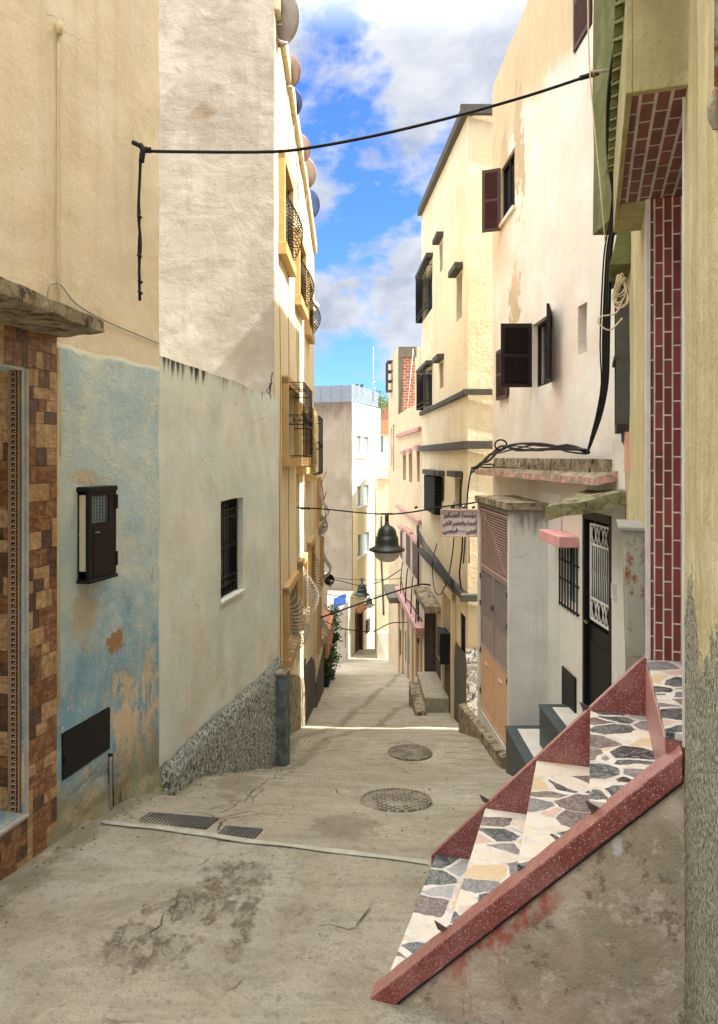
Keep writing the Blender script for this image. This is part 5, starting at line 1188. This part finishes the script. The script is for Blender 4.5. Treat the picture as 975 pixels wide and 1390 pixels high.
# projecting olive bay over the far end
one('overhang_bay', lambda bm: [grid_face(bm, lambda s,z: Vector((2.15+s,y_,z)), lin(0,.7,5), lin(2.03,8.8,26)) for y_ in (5.95,6.6)] + [grid_face(bm, lambda y_,z: Vector((x_,y_,z)), lin(5.95,6.6,4), lin(2.03,8.8,26)) for x_ in (2.15,2.85)] + [grid_face(bm, lambda s,y_: Vector((2.15+s,y_,2.03)), lin(0,.7,5), lin(5.95,6.6,4))], M['olive_wall'], H, rough=.008, rf=3)
# small window hood and window beyond the porch
one('window_hood', lambda bm: hexa(bm,[sp(1.02,1.75,1.50),sp(1.2,1.75,1.50),sp(1.2,2.6,1.50),sp(1.02,2.6,1.50),sp(1.10,1.75,1.90),sp(1.2,1.75,1.90),sp(1.2,2.6,1.90),sp(1.10,2.6,1.90)]), M['olive_wall'], H, rough=.008, bev=.01)
w_ = one('window', lambda bm: (WG1.box(bm,1.9,2.45,.2,.26,-.02,.10),WG1.box(bm,1.9,1.95,.2,1.35,-.02,.10),WG1.box(bm,2.40,2.45,.2,1.35,-.02,.10),WG1.box(bm,1.9,2.45,.78,.81,.08,.12)), M['dark_trim'], H)
one('pane', lambda bm: WG1.box(bm,1.9,2.45,.2,1.35,-.10,-.09), M['glass_dark'], w_)
one('rusted_pipe', lambda bm: (tube(bm,[sp(AF+.024,-2.02,z) for z in (9,2.2,1.02)],.014,8,smooth=0), tube(bm,[sp(AF+.024,-2.02,1.02),sp(AF+.01,-2.0,.97),sp(AF+.03,-1.96,.94)],.016,8)), M['rusty'], H)
# things on that wall
B = thing('meter_cabinet', 'grey rust-streaked electric cabinet leaning beside the tiled porch', 'cabinet', tuple(sp(1.12,.5,-1.2)))
one('cabinet_body', lambda bm: hexa(bm,[sp(1.08,.18,-1.15),sp(1.195,.18,-1.15),sp(1.195,.62,-1.15),sp(1.08,.62,-1.15),sp(1.06,.16,-.42),sp(1.195,.16,-.42),sp(1.195,.62,-.42),sp(1.06,.62,-.42)]), M['rusty'], B, bev=.008, rough=.004)
one('cabinet_lid', lambda bm: sbox(bm,1.03,1.196,.13,.66,-.42,-.40), M['grey_cable'], B, bev=.004)
o = slab('hanging_cloth', [sp(1.135,1.9,.33),sp(1.18,1.9,.33),sp(1.18,2.0,.33),sp(1.135,2.0,.33)], .46, M['cloth_peach'], None, .02, 8, 9); top(o, 'peach cloth hanging below the small window by the porch', 'cloth')
o = slab('hanging_rag', [sp(1.12,2.05,.30),sp(1.16,2.05,.30),sp(1.16,2.3,.30),sp(1.12,2.3,.30)], .18, M['cloth_blue'], None, .03, 8, 9); top(o, 'small blue rag hanging next to the peach cloth', 'cloth')
o = slab('hanging_towel', [sp(1.11,2.1,.92),sp(1.16,2.1,.92),sp(1.16,2.2,.92),sp(1.11,2.2,.92)], .40, M['cloth_brown'], None, .02, 8, 9); top(o, 'dark red towel hanging under the coiled cable', 'cloth')
bm = BM(); rn2 = random.Random(4) 
for k in range(6):
    c0 = P(844+rn2.uniform(-3,3),392+rn2.uniform(-8,8),5.35); q1,q2 = rn2.uniform(.03,.05),rn2.uniform(.07,.12); tl = rn2.uniform(-.5,.5); tube(bm, [c0+Vector((q1*math.cos(t+tl), .03*math.sin(t*2), q2*math.sin(t))) for t in lin(0,6.28,14)], .005, 6)
tube(bm, [P(846,405,5.35),P(836,425,5.35),P(815,430,5.35),P(814,440,5.35),P(828,448,5.35),P(845,432,5.35)], .006, 6)
top(mk('coiled_cable', bm, M['cream_paint']), 'coil of pale cable hung on the olive house corner', 'cable')
# heavy bundle of cables down the house corner and along the pink canopy
bm = BM(); rn = random.Random(9)
route = [(858,-60,4.6),(850,0,4.8),(838,60,5.0),(831,110,5.2),(828,150,5.35),(828,210,5.5),(834,262,5.7),(835,300,5.9),(829,340,6.1),(826,400,6.25),(824,470,6.4),(822,520,6.5),(815,560,6.7),(806,590,7.0),(798,613,7.4)]
for k in range(8):
    j = (rn.uniform(-5,5), rn.uniform(-.06,.06)); bulge = rn.uniform(-6,6)
    pts = []
    for i,(x,y,d) in enumerate(route):
        t = i/(len(route)-1); w = (1-t)**.5*.9+.12+ (.7 if 6 < i < 11 else 0)
        pts.append(P(x+j[0]*w+bulge*math.sin(t*6.3)*.6, y, d+j[1]))
    tube(bm, pts, rn.choice([.007,.010,.014]), 6, smooth=3)
top(mk('cable_bundle', bm, M['cable']), 'heavy bundle of black cables running down the olive house corner', 'cable')
bm = BM()
for k in range(7):
    pts = [P(798+rn.uniform(-3,3),613+rn.uniform(-3,3),7.4)]
    for x,y,d in ((770,607,8.0),(735,606,8.8),(700,606,9.7),(680,609,10.4),(665,620,11.3),(652,630,12.0),(640,638,12.5)): pts.append(P(x,y+rn.uniform(-4,6),d))
    tube(bm, pts, rn.choice([.008,.011,.014]), 6, smooth=3)
tube(bm, [P(680+8*math.cos(t),604+7*math.sin(t),10.3) for t in lin(0,6.28,12)], .012, 6)
for k in range(4):
    tube(bm, [P(x, 634+rn.uniform(-3,3)+ (845-x)*-.01, 7.0+(845-x)*.029) for x in range(845,640,-18)], .008, 5)
tube(bm, [P(640,638,12.5),P(636,660,12.9),P(633,700,12.9),P(631,740,13),P(629,765,13)], .014, 6)
top(mk('canopy_cables', bm, M['cable']), 'messy black cables lying along the pink-edged canopy', 'cable')
o = one('drop_wire', lambda bm: tube(bm, [P(798,-10,5.9),P(800,80,5.9),P(806,160,5.9),P(812,220,5.9),P(818,285,5.9),P(822,330,6.0)], .006, 5), M['cream_paint']); top(o, 'pale thin wire hanging past the olive balcony', 'wire')
o = one('cable_bracket', lambda bm: (tube(bm,[P(800,99,6.0),P(828,95,5.94)],.012,6,smooth=0), tube(bm,[P(806,104,6.0),P(806,96,6.0)],.02,6,smooth=0)), M['rusty']); top(o, 'iron bracket holding the thick cable to the olive balcony', 'bracket')

# ------------------------------------------------------------------ terrazzo stair
ST = thing('terrazzo_stair', 'red terrazzo staircase with marble mosaic treads climbing to the porch', 'staircase', (SO.x, SO.y, -2.5))
R_, T_ = .317, .292
flat('riser_pink', (.50,.24,.20), .4, 0, .2, .05, .4)
zin = lambda a: -2.097+.985*(a-.256)
for i in range(5):
    a0 = i*T_; a1 = a0+T_+.006 if i < 4 else AF+.2; zt_ = SO.z+R_*i
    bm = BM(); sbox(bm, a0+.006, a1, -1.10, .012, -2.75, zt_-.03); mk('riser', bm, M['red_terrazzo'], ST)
    bm = BM(); sbox(bm, a0, a1-.0, -1.10, .012, zt_-.03, zt_); mk('tread', bm, M['mosaic'], ST, bev=.003)
one('inner_riser_strip', lambda bm: sbox(bm, 4*T_-.004, 4*T_+.004, -1.08, .0, SO.z+R_*3+.002, SO.z+R_*4-.031), M['riser_pink'], ST)
zn = lambda a: SO.z+.016+R_/T_*a
def stringer(bm, a0, a1, b0, b1, zf, h, n=24):
    A_ = lin(a0,a1,n)
    grid_face(bm, lambda a,b: sp(a,b,zf(a)), A_, lin(b0,b1,2)); grid_face(bm, lambda a,b: sp(a,b,zf(a)-h), A_, lin(b0,b1,2))
    for b in (b0,b1): grid_face(bm, lambda a,q: sp(a,b,zf(a)-h*q), A_, lin(0,1,2))
    for a in (a0,a1): grid_face(bm, lambda b,q: sp(a,b,zf(a)-h*q), lin(b0,b1,2), lin(0,1,2))
    bmesh.ops.remove_doubles(bm, verts=bm.verts, dist=.0005)
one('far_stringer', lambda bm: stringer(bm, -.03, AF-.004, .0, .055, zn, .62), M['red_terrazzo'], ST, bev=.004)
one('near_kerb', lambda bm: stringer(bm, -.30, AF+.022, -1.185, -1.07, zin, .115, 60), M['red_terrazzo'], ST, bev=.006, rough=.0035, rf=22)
one('kerb_underline', lambda bm: stringer(bm, -.30, AF+.02, -1.179, -1.08, lambda a: zin(a)-.1155, .012), M['ink'], ST)
one('side_wall', lambda bm: stringer(bm, -.30, AF+.03, -1.168, -1.085, lambda a: zin(a)-.128, 1.9, 40), M['dirty_wall'], ST, rough=.006, rf=6)
def tab(a, b, z):
    def f(bm):
        p = sp(a,b,z); d = SU*.030+Vector((0,0,-.012)); n = SV*.003; u_ = Vector((0,0,.034))-SU*.015
        hexa(bm,[p-d-n,p+d-n,p+d+n,p-d+n,p-d-n+u_,p+d-n+u_,p+d+n+u_,p-d+n+u_])
    one('metal_tab', f, M['old_wood'], ST)
for a in (.27,.905): tab(a,-1.10,zin(a)-.01)
for a in (.30,.86): tab(a,.03,zn(a)-.01)

# ------------------------------------------------------------------ street lamps on wires
def lamp(c, r, label, wires):
    L_ = thing('street_lamp', label, 'street lamp', (c[0],c[1],c[2]-.9*r), 'green bell lamps hung over the alley'); k = r/.3
    bm = BM()
    prof = [(0,.34),(.03,.34),(.035,.30),(.05,.27),(.10,.25),(.145,.20),(.165,.12),(.17,.085),(.19,.075),(.195,.0),(.20,-.06),(.225,-.085),(.285,-.11),(.30,-.13),(.30,-.155),(.275,-.165),(.24,-.15),(.19,-.12),(0,-.10)]
    lathe(bm, c, [(a*k,b*k) for a,b in prof], 36); mk('shade', bm, M['lamp_green'], L_)
    bm = BM(); lathe(bm, c, [(.235*k,-.155*k),(.225*k,-.20*k),(.19*k,-.27*k),(.12*k,-.325*k),(.04*k,-.345*k),(0,-.347*k)], 32); mk('glass_bowl', bm, M['lamp_glass'], L_)
    bm = BM(); cv_ = Vector(c); tube(bm, [cv_+Vector((0,0,.33*k)), cv_+Vector((0,0,.47*k))], .03*k, 8, smooth=0); box(bm, c[0]-.10*k,c[0]+.10*k,c[1]-.02,c[1]+.02,c[2]+.45*k,c[2]+.48*k); mk('hanger', bm, M['lamp_green'], L_)
    return L_
lamp(tuple(P(525.5,735,11.5)), .285, 'large green bell street lamp hanging nearest over the alley', None)
lamp(tuple(P(491.5,802,24)), .26, 'mid-distance bell lamp hanging before the end building', None)
lamp(tuple(P(501.5,818,33)), .24, 'smallest and farthest bell lamp above the brown door', None)
def wire(name, pts, r, label, mat='cable', cat='wire'):
    top(one(name, lambda bm: tube(bm, [P(*p) for p in pts], r, 6, smooth=4), M[mat]), label, cat)
wire('lamp_wire', [(403,689,12.3),(440,691,12.1),(485,695.5,11.8),(525,698,11.5),(560,695,11.3),(600,688,11.0),(640,683,10.8),(655,679,10.7)], .012, 'wire carrying the nearest bell lamp across the alley')
bm = BM()
for t in (408,412,417,563,585,612,628,641): tube(bm, [P(t,689.5,12),P(t+4,688 if t>500 else 691,12)], .02, 6, smooth=0)
top(mk('wire_ties', bm, M['cable']), 'small twists of tape bound round the nearest lamp wire', 'wire')
wire('alley_wire', [(432,839.5,17.5),(462,829,17.6),(495,817,17.8),(530,805,18),(560,796,18.2),(575,793,18.3),(592,796,18.3)], .022, 'thick dark wire rising to the right below the lamps')
wire('sagging_wire', [(436,841,19),(465,853,19.2),(495,857,19.4),(508,857,19.4),(530,846,19.8),(552,845,20)], .014, 'sagging wire hanging lowest over the alley steps')
wire('far_lamp_wire', [(434,783,19.2),(460,788,21),(492,795,24),(520,788,22),(544,773,21.5)], .014, 'wire carrying the mid-distance bell lamp')
wire('cross_wire', [(437,782,21),(490,787.5,24),(548,785,22)], .009, 'thin level wire strung just above the mid-distance lamp')
wire('low_cross_wire', [(443,806,22),(480,812,25),(502,811,33),(530,802,26)], .009, 'thin wire from which the farthest lamp hangs')

# ------------------------------------------------------------------ ironwork in the street
def disc(name, x, y, r, label, cat, grp):
    T = thing(name, label, cat, (x,y,G(x,y)+.012), grp)
    sl_ = (G(x,y+.25)-G(x,y-.25))/.5; bm = BM(); ax = Vector((0,-sl_,1)).normalized(); c = Vector((x,y,G(x,y)+.006))
    lathe(bm, c, [(0,.014),(r*.9,.014),(r*.92,.006)], 40, ax); mk('lid', bm, M['iron'], T)
    bm = BM(); lathe(bm, c, [(r*.93,.004),(r*.93,.016),(r,.016),(r*1.02,.0)], 40, ax); mk('ring', bm, M['moss_concrete'] if False else M['iron'], T)
disc('manhole_cover', .31, 6.05, .30, 'round iron manhole cover, nearer one in mid street', 'manhole cover', 'manhole covers')
disc('manhole_cover', .69, 9.75, .30, 'round iron manhole cover, farther and dustier one', 'manhole cover', 'manhole covers')
def grate(x, y, w, d, rot, label):
    z = G(x,y); T = thing('drain_grate', label, 'drain grate', (x,y,z), 'drain grates by the step')
    c, s = math.cos(rot), math.sin(rot); sl_ = (G(x,y+.15)-G(x,y-.15))/.3
    def bx_(bm,a0,a1,b0,b1,z0_,z1_): hexa(bm,[Vector((x+a*c-b*s,y+a*s+b*c,z+sl_*(a*s+b*c)+zz)) for zz in (z0_,z1_) for a,b in ((a0,b0),(a1,b0),(a1,b1),(a0,b1))])
    bm = BM(); n = int(w/.028)
    for q in lin(-w/2,w/2-.014,n): bx_(bm,q,q+.017,-d/2,d/2,-.01,.012)
    for q in lin(-d/2,d/2-.014,int(d/.03)): bx_(bm,-w/2,w/2,q,q+.016,-.01,.010)
    mk('bars', bm, M['grate_iron'], T)
    bm = BM(); bx_(bm,-w/2,w/2,-d/2,d/2,-.05,.004); mk('pit', bm, M['crack_dirt'], T)
grate(-1.26, 4.98, .52, .20, -.22, 'long rectangular iron drain grate beside the white wall foot')
grate(-.80, 4.80, .26, .18, -.2, 'smaller square iron drain grate nearer the middle of the step')

# ------------------------------------------------------------------ camera, sky, sun
cam = bpy.data.cameras.new('Camera'); co = bpy.data.objects.new('Camera', cam); C.objects.link(co); SC.camera = co
co.location = (0,0,0); co.rotation_euler = (math.radians(90),0,0)
cam.sensor_fit = 'VERTICAL'; cam.sensor_height = 36; cam.sensor_width = 36; cam.lens = 36*F/1390; cam.shift_y = -(695-HY)/1390
cam.clip_start = .05; cam.clip_end = 2000
EL, AZ = 50.5, 9.5       # elevation; angle towards the camera side off the +X axis
w = bpy.data.worlds.new('World'); SC.world = w; w.use_nodes = True; nt = w.node_tree
bg = nt.nodes['Background']; sky = nt.nodes.new('ShaderNodeTexSky'); sky.sky_type = 'NISHITA'; sky.sun_disc = False
sky.sun_elevation = math.radians(EL); sky.sun_rotation = math.radians(90+AZ); sky.air_density = 1.0; sky.dust_density = .6; sky.ozone_density = 2.5
tc = nt.nodes.new('ShaderNodeTexCoord'); mp = nt.nodes.new('ShaderNodeMapping'); nt.links.new(tc.outputs['Generated'], mp.inputs[0])
mp.inputs['Scale'].default_value = (1,1,1.5); mp.inputs['Location'].default_value = (-4.7165, 3.3577, -.6723)
def wn(sc, det, ro, dist=0):
    n = nt.nodes.new('ShaderNodeTexNoise'); nt.links.new(mp.outputs[0], n.inputs['Vector']); n.inputs['Scale'].default_value = sc; n.inputs['Detail'].default_value = det; n.inputs['Roughness'].default_value = ro; n.inputs['Distortion'].default_value = dist; return n.outputs['Fac']
def wr(f, stops):
    r = nt.nodes.new('ShaderNodeValToRGB'); nt.links.new(f, r.inputs[0]); e = r.color_ramp.elements
    while len(e) < len(stops): e.new(.5)
    for i,(p,c) in enumerate(stops): e[i].position = p; e[i].color = (*c,1)
    return r.outputs[0]
def wm(f, a, b, mode='MIX'):
    m_ = nt.nodes.new('ShaderNodeMix'); m_.data_type = 'RGBA'; m_.blend_type = mode
    for s_, v in ((m_.inputs[0],f),(m_.inputs[6],a),(m_.inputs[7],b)):
        if isinstance(v, bpy.types.NodeSocket): nt.links.new(v, s_)
        else: s_.default_value = v if not isinstance(v, tuple) else (*v,1)
    return m_.outputs[2]
cover = wr(wn(4.6,10,.6,.15), [(.44,(0,0,0)),(.53,(1,1,1))])
shade = wr(wn(7.5,10,.62,.2), [(.36,(1.30,1.48,1.86)),(.60,(2.2,2.3,2.48))])
blue = wm(1.0, sky.outputs[0], (.28,.46,.84), 'MULTIPLY')
vis = wm(cover, blue, shade)
# sky overhead, out of view, brightened as added fill light for the alley
sx = nt.nodes.new('ShaderNodeSeparateXYZ'); nt.links.new(tc.outputs['Generated'], sx.inputs[0])
zz_ = wr(sx.outputs[2], [(.50,(0,0,0)),(.80,(1,1,1))])
nt.links.new(wm(zz_, vis, (14.5,14.3,13.9)), bg.inputs[0]); bg.inputs[1].default_value = .085
su = bpy.data.lights.new('Sun', 'SUN'); so = bpy.data.objects.new('Sun', su); C.objects.link(so)
su.energy = 2.8; su.angle = math.radians(.53); su.color = (1,.95,.86)
e, a = math.radians(EL), math.radians(AZ)
dv_ = Vector((math.cos(e)*math.cos(a), -math.cos(e)*math.sin(a), math.sin(e)))
so.rotation_euler = dv_.to_track_quat('Z','Y').to_euler(); so.location = (10,0,12)
SC.view_settings.view_transform = 'Standard'; SC.view_settings.look = 'None'; SC.view_settings.gamma = 1; SC.view_settings.exposure = 2.2
SC.render.engine = 'CYCLES'; SC.cycles.max_bounces = 6; SC.cycles.diffuse_bounces = 5
